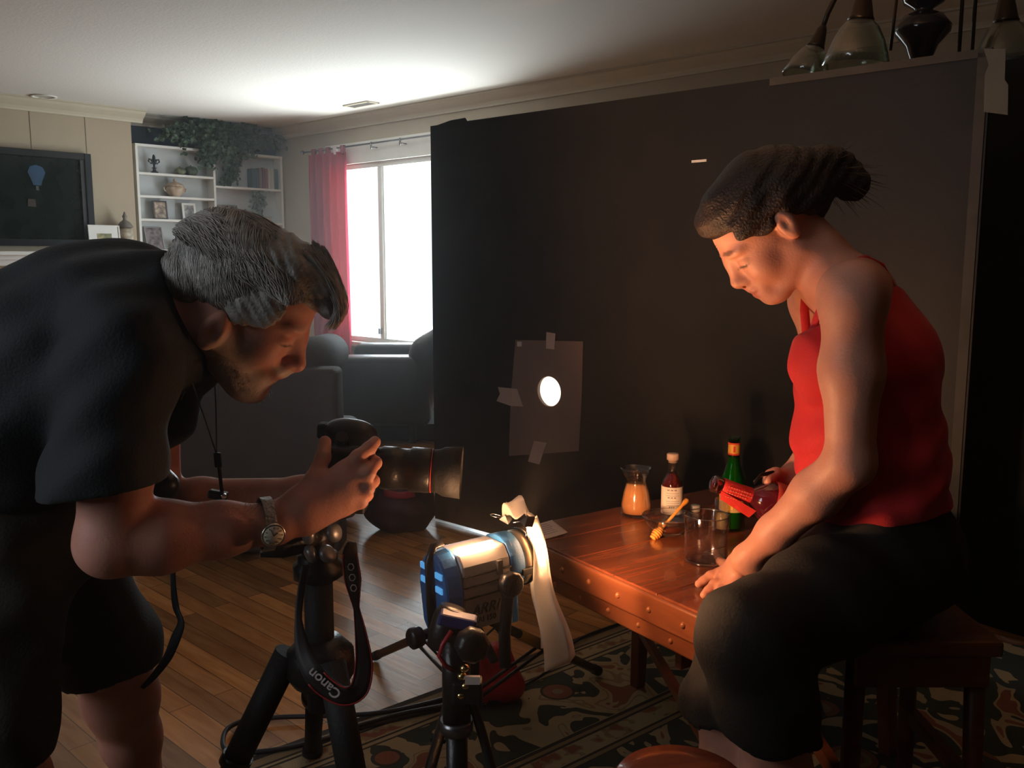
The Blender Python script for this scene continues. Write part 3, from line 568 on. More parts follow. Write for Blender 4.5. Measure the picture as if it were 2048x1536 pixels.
# paper clamp taped at the top right corner
t = thing('white_tape', 'crumpled off-white tape hanging at the top right corner of the backdrop', 'tape', onb(1992, 160))
wt = mat('off_white_tape', (.15, .15, .125), .7, var=.06, bump=.3)
def bquad(m, pts, off, th): return m.prism([onb(x, y, off) for x, y in pts], BN * th)
bquad(MB(), [(1968, 98), (2012, 98), (2010, 160), (2017, 170), (2016, 230), (1968, 224), (1970, 150), (1978, 130)], .006, .003).build('tape', wt, t)
# gel sheet taped over the hole
t = thing('gel_sheet', 'rectangular translucent sheet taped over the lit hole in the board', 'gel sheet', onb(1095, 912, .004))
gel = bpy.data.materials.new('pinkish_gel'); gel.use_nodes = True; nt = gel.node_tree; pb = nt.nodes['Principled BSDF']; pb.inputs['Base Color'].default_value = (.20, .13, .11, 1); pb.inputs['Roughness'].default_value = .3; pb.inputs['Alpha'].default_value = .45
nz = nt.nodes.new('ShaderNodeTexNoise'); nz.inputs['Scale'].default_value = 6; rp = nt.nodes.new('ShaderNodeValToRGB'); rp.color_ramp.elements[0].color = (.26, .165, .14, 1); rp.color_ramp.elements[1].color = (.33, .22, .185, 1); nt.links.new(nz.outputs['Fac'], rp.inputs['Fac']); nt.links.new(rp.outputs['Color'], pb.inputs['Base Color'])
bquad(MB(), [(1031, 680), (1166, 683), (1164, 780), (1158, 902), (1018, 912), (1022, 790)], .004, .0006).build('sheet', gel, t)
tp = mat('pinkish_tape', (.36, .25, .21), .6, var=.08, bump=.2); tq = mat('pale_tape', (.42, .34, .30), .6, var=.05)
bquad(MB(), [(1093, 664), (1111, 667), (1109, 699), (1092, 697)], .006, .0006).build('tape_strip', tp, t)
bquad(MB(), [(996, 774), (1034, 778), (1046, 813), (1022, 812), (993, 802), (1000, 788)], .006, .0006).build('tape_strip', tp, t)
bquad(MB(), [(1068, 882), (1093, 886), (1079, 929), (1056, 923)], .006, .0006).build('tape_strip', tp, t)
bquad(MB(), [(1034, 683), (1044, 683), (1043, 693), (1034, 693)], .006, .0006).build('tape_strip', tq, t)
# lamp behind the hole
hb = hc - BN * .10
t = thing('background_lamp', 'small lit lamp shining through the round hole in the backdrop board', 'lamp', V((hb.x, hb.y, 0)))
em = mat('lamp_glow', (1, .9, .75), .5, emit=(1.0, .80, .58), estr=9)
MB().lathe(hb + BN * .076, [(0, 0), (.062, 0), (.062, .004), (0, .006)], axis=BN).build('lens', em, t)
MB().lathe(hb - BN * .08, [(0, 0), (.055, .0), (.065, .02), (.065, .14), (.055, .14), (.055, .02), (0, .02)], axis=BN).build('housing', M['black'], t)
MB().cyl(V((hb.x, hb.y, 0)) - BN * .02, hb - BN * .02 - UP * .06, .012).build('post', M['black'], t)
m = MB()
for k in range(3): a = k * 2.094 + .4; m.cyl(V((hb.x, hb.y, .14)) - BN * .02, V((hb.x + .15 * math.cos(a), hb.y + .15 * math.sin(a), .008)) - BN * (.16 if k != 9 else 0), .007)
m.build('tripod_base', M['black'], t)
# ---------------- rug
ra = PZ(760, 1425, 0); rb = PZ(1250, 1245, 0); RE = (rb - ra).normalized(); RI = V((RE.y, -RE.x, 0)); RI = RI if RI.y < 0 else -RI
rm = bpy.data.materials.new('oriental_rug'); rm.use_nodes = True; nt = rm.node_tree; pb = nt.nodes['Principled BSDF']; pb.inputs['Roughness'].default_value = .95
def nd(tp, **k):
    n = nt.nodes.new(tp)
    for a, v in k.items(): setattr(n, a, v)
    return n
tc = nd('ShaderNodeTexCoord'); sp = nd('ShaderNodeSeparateXYZ'); nt.links.new(tc.outputs['Object'], sp.inputs[0])
def ramp(src, els, interp='CONSTANT'):
    r = nd('ShaderNodeValToRGB'); r.color_ramp.interpolation = interp
    while len(r.color_ramp.elements) < len(els): r.color_ramp.elements.new(.5)
    for e_, (p_, c_) in zip(r.color_ramp.elements, els): e_.position = p_; e_.color = (*c_, 1)
    nt.links.new(src, r.inputs['Fac']); return r.outputs['Color']
def math_(op, a, b=None):
    n = nd('ShaderNodeMath', operation=op)
    for i, v in enumerate((a, b)):
        if v is None: continue
        if isinstance(v, (int, float)): n.inputs[i].default_value = v
        else: nt.links.new(v, n.inputs[i])
    return n.outputs[0]
def mixc(f, a, b):
    n = nd('ShaderNodeMix', data_type='RGBA')
    for s_, v in (('Factor', f), ('A', a), ('B', b)):
        if isinstance(v, tuple): n.inputs[s_].default_value = (*v, 1)
        elif isinstance(v, (int, float)): n.inputs[s_].default_value = v
        else: nt.links.new(v, n.inputs[s_])
    return n.outputs['Result']
BEI, GRN, RUS, DK, TAN = (.40, .31, .175), (.034, .046, .034), (.24, .085, .04), (.04, .03, .02), (.27, .19, .10)
n1 = nd('ShaderNodeTexNoise'); n1.inputs['Scale'].default_value = 5.5; n1.inputs['Detail'].default_value = 1.5; n1.inputs['Distortion'].default_value = 1.6; nt.links.new(tc.outputs['Object'], n1.inputs['Vector'])
v1 = nd('ShaderNodeTexVoronoi'); v1.inputs['Scale'].default_value = 5.0; v1.inputs['Randomness'].default_value = .6; nt.links.new(tc.outputs['Object'], v1.inputs['Vector'])
vfl = ramp(v1.outputs['Distance'], [(0, RUS), (.13, TAN), (.2, RUS), (.27, DK), (.30, BEI)])
flo = ramp(n1.outputs['Fac'], [(0, GRN), (.44, DK), (.455, BEI), (.57, TAN), (.60, BEI), (.66, RUS)])
inner = math_('LESS_THAN', v1.outputs['Distance'], .30); v1g = nd('ShaderNodeTexNoise'); v1g.inputs['Scale'].default_value = 2.2; nt.links.new(tc.outputs['Object'], v1g.inputs['Vector'])
gate = math_('MULTIPLY', inner, math_('GREATER_THAN', v1g.outputs['Fac'], .5)); band = mixc(gate, flo, vfl)
flo2 = ramp(n1.outputs['Fac'], [(0, BEI), (.40, DK), (.41, GRN), (.56, DK), (.57, BEI), (.64, RUS)]); field = mixc(gate, flo2, vfl)
n2 = nd('ShaderNodeTexNoise'); n2.inputs['Scale'].default_value = 26; n2.inputs['Detail'].default_value = 1; nt.links.new(tc.outputs['Object'], n2.inputs['Vector'])
sm = ramp(n2.outputs['Fac'], [(0, DK), (.42, TAN), (.60, RUS)])
xs = sp.outputs['X']; x1 = math_('MULTIPLY', xs, 1.0)
str_ = ramp(x1, [(0, DK), (.020, TAN), (.050, DK), (.056, BEI), (.066, DK), (.072, BEI), (.115, DK), (.123, BEI), (.135, DK), (.143, BEI), (.40, DK), (.412, TAN), (.424, DK), (.432, BEI), (.49, DK), (.498, TAN), (.508, DK), (.518, BEI)])
def between(a, b): return math_('MULTIPLY', math_('GREATER_THAN', x1, a), math_('LESS_THAN', x1, b))
col = mixc(between(.143, .40), str_, band); col = mixc(between(.518, 9), col, field)
smg = math_('MULTIPLY', math_('ADD', between(.076, .112), between(.434, .488)), math_('GREATER_THAN', n2.outputs['Fac'], .52)); col = mixc(smg, col, sm)
nt.links.new(col, pb.inputs['Base Color'])
n3 = nd('ShaderNodeTexNoise'); n3.inputs['Scale'].default_value = 300; nt.links.new(tc.outputs['Object'], n3.inputs['Vector']); bp = nd('ShaderNodeBump'); bp.inputs['Strength'].default_value = .5; bp.inputs['Distance'].default_value = .004; nt.links.new(n3.outputs['Fac'], bp.inputs['Height']); nt.links.new(bp.outputs['Normal'], pb.inputs['Normal'])
m = MB(); m.box((0, 0, .005), (1, 0, 0), (0, 1, 0), (0, 0, 1), 0, 0, 0); m = MB()
m.hexa([(0, -1.6, 0), (2.3, -1.6, 0), (2.3, 1.7, 0), (0, 1.7, 0), (0, -1.6, .009), (2.3, -1.6, .009), (2.3, 1.7, .009), (0, 1.7, .009)])
rug = m.build('oriental_rug', rm, None, .003); rug.matrix_world = Matrix.Translation(ra) @ Matrix((RI, RE, UP)).transposed().to_4x4()
if Matrix((RI, RE, UP)).determinant() < 0: rug.matrix_world = Matrix.Translation(ra) @ Matrix((RI, -RE, UP)).transposed().to_4x4()
tag(rug, 'oriental rug with dark green, rust and beige flowers and striped border under the table', 'rug')
# ---------------- table
TZ = 0.51; TA = PZ(1015, 1058, TZ); TU = V((.562, -.827, 0)).normalized(); TV = V((.827, .562, 0)).normalized(); TL, TW = .64, .74
def T(u, v, z=TZ): return V((TA.x, TA.y, 0)) + TU * u + TV * v + UP * z
M['table'] = wood('cherry_wood', (.14, .036, .015), (.25, .070, .028), 4, .22, math.atan2(TV.y, TV.x), coat=.3)
M['tside'] = wood('cherry_side', (.13, .036, .014), (.22, .070, .028), 4, .35, math.atan2(TU.y, TU.x))
t = thing('wooden_table', 'low reddish-brown wooden table with studded thick edge beside the video light', 'table', T(TL / 2, TW / 2, 0))
def tb(m, u0, u1, v0, v1, z0, z1): return m.hexa([T(u0, v0, z0), T(u1, v0, z0), T(u1, v1, z0), T(u0, v1, z0), T(u0, v0, z1), T(u1, v0, z1), T(u1, v1, z1), T(u0, v1, z1)])
m = MB()
nb = 5
for k in range(nb): tb(m, k * TL / nb + .0006, (k + 1) * TL / nb - .0006, .002, TW - .002, TZ - .022, TZ)
m.build('tabletop', M['table'], t, .002)
m = MB(); tb(m, -.004, TL + .004, -.006, .02, TZ - .062, TZ - .004); tb(m, -.004, TL + .004, TW - .02, TW + .006, TZ - .062, TZ - .004); tb(m, -.004, .02, .02, TW - .02, TZ - .062, TZ - .004); tb(m, TL - .02, TL + .004, .02, TW - .02, TZ - .062, TZ - .004); m.build('edge_band', M['tside'], t, .004)
m = MB(); tb(m, .012, TL - .012, .01, .035, TZ - .105, TZ - .064); tb(m, .012, TL - .012, TW - .035, TW - .01, TZ - .105, TZ - .064); tb(m, .012, .035, .035, TW - .035, TZ - .105, TZ - .064); tb(m, TL - .035, TL - .012, .035, TW - .035, TZ - .105, TZ - .064); m.build('apron', M['tside'], t, .004)
for k in range(7):
    MB().sphere(T(.04 + k * .092, -.006, TZ - .034), .0065, (1, .8, 1), 12).build('stud', mat('wood_stud', (.26, .09, .035), .3, var=.1), t)
    if k < 6: MB().sphere(T(.085 + k * .092, .010, TZ - .085), .006, (1, .8, 1), 12).build('stud', bpy.data.materials['wood_stud'], t)
for k in range(4): MB().sphere(T(-.004, .09 + k * .18, TZ - .034), .0065, (1, .8, 1), 12).build('stud', bpy.data.materials['wood_stud'], t)
# splayed trestle legs and stretchers
f0 = PZ(1275, 1372, .009); lw_ = mat('dark_cherry', (.16, .045, .018), .4, var=.25)
tl = T(.30, .07, TZ - .10); lg = []
for (u, v) in ((.30, .10), (TL - .06, .10), (.12, TW - .1), (TL - .06, TW - .1)):
    top = T(u, v, TZ - .10); bot = T(u + (.02 if u > .25 else -.02), v + (.0 if v < .5 else .02), .009)
    if (u, v) == (.30, .10): bot = f0; top = T((f0 - T(0, 0, .009)).dot(TU) + .0, (f0 - T(0, 0, .009)).dot(TV) + .015, TZ - .10)
    m = MB(); w2 = .020; w3 = .015
    m.hexa([bot - TU * w3 - TV * w3, bot + TU * w3 - TV * w3, bot + TU * w3 + TV * w3, bot - TU * w3 + TV * w3, top - TU * w2 - TV * w2, top + TU * w2 - TV * w2, top + TU * w2 + TV * w2, top - TU * w2 + TV * w2])
    m.build('leg', lw_, t, .003); lg.append((top, bot))
s1 = lerp(lg[0][1], lg[0][0], .40); s2 = lerp(lg[1][1], lg[1][0], .40)
MB().box((V(s1) + V(s2)) / 2, (V(s2) - V(s1)).normalized(), TV, UP, (V(s2) - V(s1)).length, .02, .022).build('stretcher', lw_, t)
MB().box((lg[0][0] + lg[3][1] + UP * .1) / 2, TV, TU, UP, .55, .02, .10).build('under_shelf', lw_, t)
# ---------------- things on the table
def tz(px, py, z=TZ): return PZ(px, py, z + .0005)
def liq(name, col, rough=.2, trans=.0): return mat(name, col, rough, var=.08, spec=.6)
G = M['glass']; GR_ = glass('glass_rim', (.95, .93, .88), .35, .08)
# carafe with peach juice
p = tz(1272, 1030); s_ = .118 / .125
t = thing('juice_carafe', 'small glass carafe of peach-coloured juice, leftmost vessel on the table', 'carafe', p)
def lip(a, h): return 1 + (.22 * max(0, math.cos(a - 2.9)) ** 6 if h > .095 else 0) + (.05 * math.cos(a * 3) if h > .1 else 0)
MB().lathe(p, [(0, 0), (.034, 0), (.0395, .006), (.039, .03), (.033, .06), (.0265, .082), (.0255, .092), (.029, .104), (.036, .122), (.0345, .1215), (.0278, .104), (.0243, .092), (.0253, .082), (.0318, .06), (.0375, .03), (.036, .009), (0, .007)], rfun=lip).build('glass_body', G, t)
MB().lathe(p, [(0, .0075), (.0355, .0095), (.037, .03), (.0314, .06), (.0249, .080), (0, .080)]).build('juice', liq('peach_juice', (.62, .27, .10)), t)
# bitters bottle with paper label and cork
p = tz(1343, 1034); t = thing('bitters_bottle', 'slim clear bottle of dark red liquid with white paper label and cap', 'bottle', p)
MB().lathe(p, [(0, 0), (.024, 0), (.026, .003), (.026, .085), (.024, .094), (.016, .108), (.0125, .118), (.0118, .138), (.0138, .140), (.0138, .146), (.011, .147), (.0098, .138), (.0100, .118), (.0138, .107), (.0222, .093), (.0245, .084), (.0245, .005), (0, .004)]).build('glass_body', G, t)
MB().lathe(p, [(0, .0045), (.0242, .0055), (.0242, .084), (.0218, .0925), (.0135, .1065), (.0107, .112), (0, .112)]).build('liquid', liq('dark_red_bitters', (.12, .008, .010), .1), t)
MB().lathe(p, [(0, .139), (.0108, .139), (.0112, .146), (.0150, .1465), (.0152, .160), (.013, .162), (0, .162)]).build('cap', mat('pale_cap', (.75, .55, .45), .5, var=.05), t)
MB().lathe(p, [(.0264, .012), (.0268, .013), (.0268, .080), (.0264, .081)]).build('label', mat('paper_label', (.80, .72, .64), .7, var=.03), t)
lt = MB()
for k, (z, wd, th_) in enumerate([(.073, .9, .0028), (.066, 1.1, .001), (.060, 1.2, .001), (.054, .8, .003), (.046, 1.2, .001), (.041, 1.2, .001), (.036, 1.1, .001), (.030, .5, .004), (.022, 1.2, .001), (.018, 1.0, .001)]):
    n = 9
    for j in range(n):
        if j % 3 == 2 and th_ > .002: continue
        a = -1.75 + (j - (n - 1) / 2) * wd / n * 1.1; R_ = .0271; a2 = a + wd / n * .85; z_ = z
        lt.add([p + V((R_ * math.cos(x), R_ * math.sin(x), y)) for x, y in ((a, z_), (a2, z_), (a2, z_ + th_), (a, z_ + th_))], [(0, 1, 2, 3)], False)
lt.build('lettering', mat('label_ink', (.16, .12, .13), .7, var=.05), t)
# green bottle
GG = glass('green_glass', (.30, .75, .28), .05)
p = tz(1463, 1058); t = thing('green_bottle', 'tall green glass bottle with yellow and red labels, tallest on the table', 'bottle', p)
MB().lathe(p, [(0, .004), (.026, 0), (.0300, .004), (.0305, .110), (.0290, .125), (.0210, .145), (.0150, .165), (.0130, .195), (.0128, .212), (.0148, .214), (.0148, .222), (.0125, .223), (.0105, .212), (.0108, .195), (.0128, .165), (.019, .144), (.0270, .124), (.0288, .110), (.0288, .006), (0, .008)]).build('glass_body', GG, t)
MB().lathe(p, [(0, .0085), (.0285, .0085), (.0285, .110), (.0265, .123), (.0185, .144), (.0125, .165), (.0115, .175), (0, .175)]).build('liquid', liq('green_tinted_liquid', (.06, .26, .05), .15), t)
yl = mat('yellow_label', (.75, .42, .06), .5, var=.1); rl = mat('red_label', (.62, .05, .03), .5, var=.1)
MB().lathe(p, [(.0309, .048), (.0313, .049), (.0313, .108), (.0309, .109)]).build('label', mat('cream_label', (.55, .36, .15), .5, var=.1), t)
MB().lathe(p, [(.0138, .182), (.01420, .1825), (.0137, .2085), (.0132, .209)]).build('neck_label', yl, t)
for z0 in (.1815, .2065): MB().lathe(p, [(.0144, z0), (.0147, z0 + .0005), (.0145, z0 + .0035), (.0140, z0 + .004)]).build('label_stripe', rl, t)
def arcp(p, R_, a0, a1, z0, z1, n=6):
    m = MB(); vs = []
    for k in range(n + 1): a = a0 + (a1 - a0) * k / n; vs += [p + V((R_ * math.cos(a), R_ * math.sin(a), z0)), p + V((R_ * math.cos(a), R_ * math.sin(a), z1))]
    return m.add(vs, [(2 * k, 2 * k + 2, 2 * k + 3, 2 * k + 1) for k in range(n)], True)
for nm, a0, a1, z0, z1, mm in (('label_red', -2.3, -1.65, .088, .107, rl), ('label_blue', -2.2, -1.75, .072, .084, mat('blue_label_print', (.12, .22, .35), .5, var=.1)), ('label_yellow', -2.25, -1.75, .055, .068, yl), ('label_red', -1.45, -1.15, .06, .10, rl)): arcp(p, .0316, a0, a1, z0, z1).build(nm, mm, t)
arcp(p, .0146, -1.95, -1.6, .189, .203).build('neck_emblem', rl, t)
# glass bowl and honey dipper
p = tz(1337, 1068); t = thing('glass_bowl', 'shallow clear glass bowl with dark honey, holding a honey dipper', 'bowl', p); MB().lathe(p + UP * .0435, [(.0608, 0), (.063, 0), (.063, .0018), (.0608, .0018), (.0608, 0)], n=40).build('rim', GR_, t)
MB().lathe(p, [(0, 0), (.026, 0), (.030, .004), (.050, .022), (.0625, .044), (.0610, .0445), (.0485, .024), (.028, .007), (0, .005)]).build('glass_body', G, t)
MB().lathe(p, [(0, .0055), (.027, .0075), (.042, .019), (0, .0195)]).build('honey', liq('dark_honey', (.10, .020, .008), .1), t)
ya = mat('amber_wood', (.80, .34, .06), .35, var=.12)
a = P(1313, 1068, p.y - .036); b = P(1376, 998, p.y + .015); d_ = (b - a).normalized()
t = thing('honey_dipper', 'amber honey dipper resting in the glass bowl', 'honey dipper', a)
prof = [(0, -.016)]
for k in range(6): z = -.014 + k * .0055; r = .0125 - abs(k - 2.5) * .0018; prof += [(r, z), (r, z + .003), (r * .62, z + .0035), (r * .62, z + .0052)]
MB().lathe(a, prof + [(.004, .022), (0, .022)], axis=d_, n=20).build('head', ya, t)
MB().ring([a + d_ * .018, lerp(a, b, .8), b - d_ * .012, b - d_ * .004, b], [.0035, .0038, .006, .0065, .002], 12).build('handle', ya, t)
# small tall glass with pale liquid, clear tumbler, white cap, paper
p = tz(1445, 1062); t = thing('tall_shot_glass', 'narrow clear glass of pale liquid standing in front of the green bottle', 'glass', p)
MB().lathe(p, [(0, 0), (.0185, 0), (.0195, .003), (.0205, .078), (.0192, .078), (.018, .008), (0, .007)]).build('glass_body', G, t); MB().lathe(p, [(0, .0075), (.0178, .0085), (.0186, .045), (0, .0455)]).build('liquid', liq('pale_syrup', (.50, .38, .18)), t)
p = tz(1411, 1122); t = thing('tumbler', 'large empty clear tumbler nearest the front edge of the table', 'glass', p)
MB().lathe(p + UP * .1005, [(.0440, 0), (.0466, .0), (.0468, .0016), (.0455, .0026), (.0442, .0016), (.0440, 0)], n=40).build('rim', GR_, t); MB().lathe(p, [(.0405, .002), (.0445, .002), (.0448, .006), (.0405, .007), (.0405, .002)], n=40).build('thick_base', GR_, t)
MB().lathe(p, [(0, 0), (.042, 0), (.0450, .004), (.0465, .100), (.0458, .1015), (.0445, .100), (.0425, .012), (.038, .009), (0, .009)], n=40).build('glass_body', G, t)
p = tz(1391, 1022); t = tag(MB().lathe(p, [(0, 0), (.0125, 0), (.013, .002), (.0125, .014), (.011, .016), (0, .016)], n=24, rfun=lambda a, h: 1 + .02 * math.cos(a * 20)).build('bottle_cap', mat('pale_cap_plastic', (.45, .43, .40), .5, var=.05)), 'small pale bottle cap on the table behind the bowl', 'bottle cap')
m = MB(); pts = [tz(1064, 1052), tz(1104, 1041), tz(1136, 1069), tz(1078, 1082)]
def pf(u, v): a = pts[0].lerp(pts[1], u); b = pts[3].lerp(pts[2], u); q = a.lerp(b, v); return q + UP * (.001 + .004 * (u * u) * v)
t = thing('note_paper', 'white handwritten note lying on the left corner of the table', 'paper', pts[3]); m.sheet(pf, 8, 8, .0006).build('sheet', mat('note_paper_white', (.72, .62, .56), .8, var=.02), t)
m = MB()
for k in range(6):
    v = .15 + k * .12; m.ring([pf(.12 + j * .04, v + .01 * math.sin(j * 2.1 + k)) + UP * .0006 for j in range(15 + (k % 3))], .0004, 4)
m.build('handwriting', mat('ink', (.12, .08, .10), .7, var=.05), t)
# ---------------- stool seat at the bottom edge and wooden chair under the woman
sw = wood('red_stool_wood', (.15, .035, .015), (.26, .07, .03), 4, .2, .3, coat=.4)
p = PZ(1362, 1560, .44); t = thing('round_stool', 'reddish wooden stool with a rounded seat cut by the bottom edge of the picture', 'stool', V((p.x, p.y, 0)))
MB().lathe(V((p.x, p.y, .40)), [(0, 0), (.085, 0), (.095, .012), (.097, .03), (.088, .042), (.05, .046), (0, .047)], n=40).build('seat', sw, t)
for k in range(4):
    a = k * math.pi / 2 + .5; m = MB(); m.cyl(V((p.x + .06 * math.cos(a), p.y + .06 * math.sin(a), .405)), V((p.x + .11 * math.cos(a), p.y + .11 * math.sin(a), .009)), .013, .010, 12); m.build('leg', sw, t)
# ================================================================ VIDEO LIGHT ON ITS STAND
LB = mat('blue_housing', (.03, .15, .40), .35, var=.1, bump=.1, bscale=200); LS = mat('silver_housing', (.58, .56, .54), .38, .35, var=.05)
A = V((.82, .57, .03)).normalized(); L0 = P(1026, 1108, 1.93); LSD = A.cross(UP).normalized(); LU = LSD.cross(A).normalized()   # LSD points toward the camera
def LP(a, s, u): return L0 + A * a + LSD * s + LU * u
CB = V((-.088, 1.99, 0))
t = thing('video_light', 'blue and silver spotlight glowing beside the left corner of the table', 'studio light', V((L0.x - .09, L0.y - .04, CB.z + .33)))
def prof_loft(m, prof, a0, a1, sc0=1, sc1=1, du=0.0):
    n = len(prof); vs = [LP(a0, s * sc0, u * sc0 + du) for s, u in prof] + [LP(a1, s * sc1, u * sc1 + du) for s, u in prof]
    return m.add(vs, [(i, (i + 1) % n, (i + 1) % n + n, i + n) for i in range(n)] + [tuple(reversed(range(n))), tuple(range(n, 2 * n))], False)
body = [(-.052, -.122), (.052, -.122), (.058, -.06), (.060, -.03), (.054, .02), (.036, .044), (-.036, .044), (-.054, .02), (-.060, -.03), (-.058, -.06)]
m = MB(); prof_loft(m, body, -.165, -.045); m.build('housing', LS, t, .005)
m = MB(); prof_loft(m, [(s, u) for s, u in body], -.045, -.030, 1.03, 1.03); m.build('blue_collar', LB, t, .003)
bp_ = [(.062 * math.cos(a), -.035 + .085 * math.sin(a)) for a in [math.pi * k / 12 for k in range(13)]] + [(-.05, -.12), (-.02, -.155), (.02, -.155), (.05, -.12)]
m = MB(); prof_loft(m, bp_, -.205, -.165, .93, 1.03); m.build('back_plate', LB, t, .006)
for s in (-.028, .030):
    for u in (.012, -.018):
        m = MB(); m.box(LP(-.2055, s, u - (.006 if s > 0 else 0)), LSD, LU, A, .032 if s < 0 else .026, .013, .006); m.build('vent_slot', mat('bright_blue_vent', (.10, .42, .85), .4, var=.05, emit=(.12, .45, .9), estr=.55), t, .001)
m = MB(); m.ring([LP(-.212, .008, -.15), LP(-.216, .008, -.06), LP(-.214, .004, .03), LP(-.198, -.002, .060), LP(-.175, -.004, .062)], .0085, 10, flat=.5); m.build('back_bracket', M['black'], t)
m = MB(); m.cyl(LP(-.21, .01, -.12), LP(-.245, .01, -.12), .010); m.lathe(LP(-.242, .01, -.12), [(0, 0), (.020, 0), (.022, .006), (.022, .022), (.018, .026), (0, .026)], axis=-A); m.build('focus_knob', M['black'], t)
m = MB(); m.lathe(LP(-.045, 0, -.008), [(.0, 0), (.060, 0), (.062, .004), (.062, .034), (.056, .038), (0, .038)], axis=A, n=40); m.build('front_ring', LB, t)
hot = mat('hot_lens', (1, .85, .6), .3, emit=(1.0, .70, .38), estr=14)
m = MB(); m.lathe(LP(.004, 0, -.008), [(0, .004), (.030, .003), (.050, 0), (.050, -.006), (0, -.006)], axis=A, n=40); m.build('lens', hot, t)
m = MB(); m.lathe(LP(-.005, 0, -.008), [(.053, -.004), (.058, -.004), (.061, .020), (.058, .020), (.054, .0), (.053, -.004)], axis=A, n=40); m.build('lens_rim', mat('warm_metal', (.6, .5, .4), .35, .8, var=.05), t)
m = MB(); m.lathe(LP(.016, 0, -.008), [(.0590, -.002), (.0635, -.002), (.0635, .004), (.0590, .004), (.0590, -.002)], axis=A, n=40); m.build('accessory_clip', M['black'], t)
m = MB(); m.box(LP(.005, .060, -.020), A, LU, LSD, .05, .014, .012); m.build('latch', M['black'], t, .002)
m = MB(); m.box(LP(-.115, .030, .050), A, LSD, LU, .085, .012, .010); m.build('top_slot', mat('glowing_slot', (1, .8, .6), .3, emit=(1, .50, .24), estr=240), t, .002)
m = MB()
for u in (.012, -.010): m.box(LP(-.105, .0595 - abs(u) * .05, u - .012), A, LU, LSD, .118, .003, .004)
for u in (-.046,): m.box(LP(-.115, .0600, u), A, LU, LSD, .10, .0025, .004)
m.build('seam', M['black_matt'], t)
m = MB(); m.box(LP(-.052, .05, -.095), A, LU, LSD, .012, .06, .018); m.build('front_strip', mat('pale_blue_strip', (.35, .6, .75), .4, var=.05), t)
m = MB(); m.box(LP(-.036, .046, -.095), A, LU, LSD, .018, .07, .02); m.build('blue_foot', LB, t, .003)
def text(body_, size, loc, X, Y, m_, parent, name='lettering', shear=0, ext=.0006):
    cu = bpy.data.curves.new(name, 'FONT'); cu.body = body_; cu.size = size; cu.extrude = ext; cu.shear = shear; cu.align_x = 'LEFT'; cu.offset = size * .012
    o = bpy.data.objects.new(name, cu); COL.objects.link(o); cu.materials.append(m_); o.parent = parent; X = V(X).normalized(); Y = V(Y).normalized(); Z = X.cross(Y)
    mw = Matrix((X, Y, Z)).transposed().to_4x4(); o.matrix_local = Matrix.Translation(V(loc) - rootloc(parent)) @ mw; return o
ink = mat('black_print', (.03, .03, .035), .6, var=.1)
text('ARRI', .032, LP(-.150, .0605, -.085), A, LU, ink, t, shear=.35); text('ARRI 150', .0165, LP(-.152, .0590, -.104), A, LU, ink, t)
# yoke
m = MB(); m.ring([LP(-.066, .070, -.02), LP(-.066, .073, -.06), LP(-.075, .070, -.14), LP(-.095, .10, -.20)], [.014, .013, .013, .012], 12, flat=.6)
m.ring([LP(-.066, -.070, -.02), LP(-.066, -.073, -.06), LP(-.075, -.070, -.14), LP(-.095, .06, -.20)], [.012, .011, .011, .010], 12, flat=.6); m.build('yoke', M['black'], t)
m = MB(); m.lathe(LP(-.066, .064, -.028), [(0, 0), (.018, 0), (.020, .008), (.026, .012), (.027, .030), (.022, .034), (0, .034)], axis=LSD, rfun=lambda a, h: 1 + .04 * math.cos(a * 10)); m.build('tilt_knob', M['black'], t)
m = MB(); m.box(LP(-.078, .063, .006), A, LU, LSD, .012, .030, .008); m.build('scale_plate', M['gun'], t)
# light stand with three legs and braces
st = thing('light_stand', 'low black stand with three spread legs on the floor behind the blue video light', 'light stand', CB)
MB().cyl(CB + UP * .10, CB + UP * .42, .013).build('post', M['black'], st)
MB().cyl(CB + UP * .32, CB + UP * .37, .022).build('collar', M['black'], st); MB().cyl(CB + UP * .12, CB + UP * .16, .020).build('collar', M['black'], st)
ends = [PZ(750, 1312, .014), PZ(1197, 1342, .024), CB + V((-.12, -.50, .024))]
for k, e_ in enumerate(ends):
    top = CB + UP * .345; lg = MB().cyl(top, e_, .0115, .0115).build('leg', M['black'], st)
    MB().ring([e_ + (top - e_).normalized() * .028, e_, e_ - (top - e_).normalized() * .006], [.0135, .0135, .010], 14).build('rubber_foot', M['black_matt'], lg)
    mid = lerp(top, e_, .52); s_ = (e_ - top).normalized().cross(UP).normalized() * .012; m = MB(); m.cyl(V(mid) + s_, CB + UP * .14 + s_, .0045); m.cyl(V(mid) - s_, CB + UP * .14 - s_, .0045); m.build('brace', M['black'], st)
    if k == 1: MB().cyl(lerp(top, e_, .32), lerp(top, e_, .50), .0135).build('yellow_band', mat('yellow_tape', (.35, .18, .02), .6, var=.1), lg)
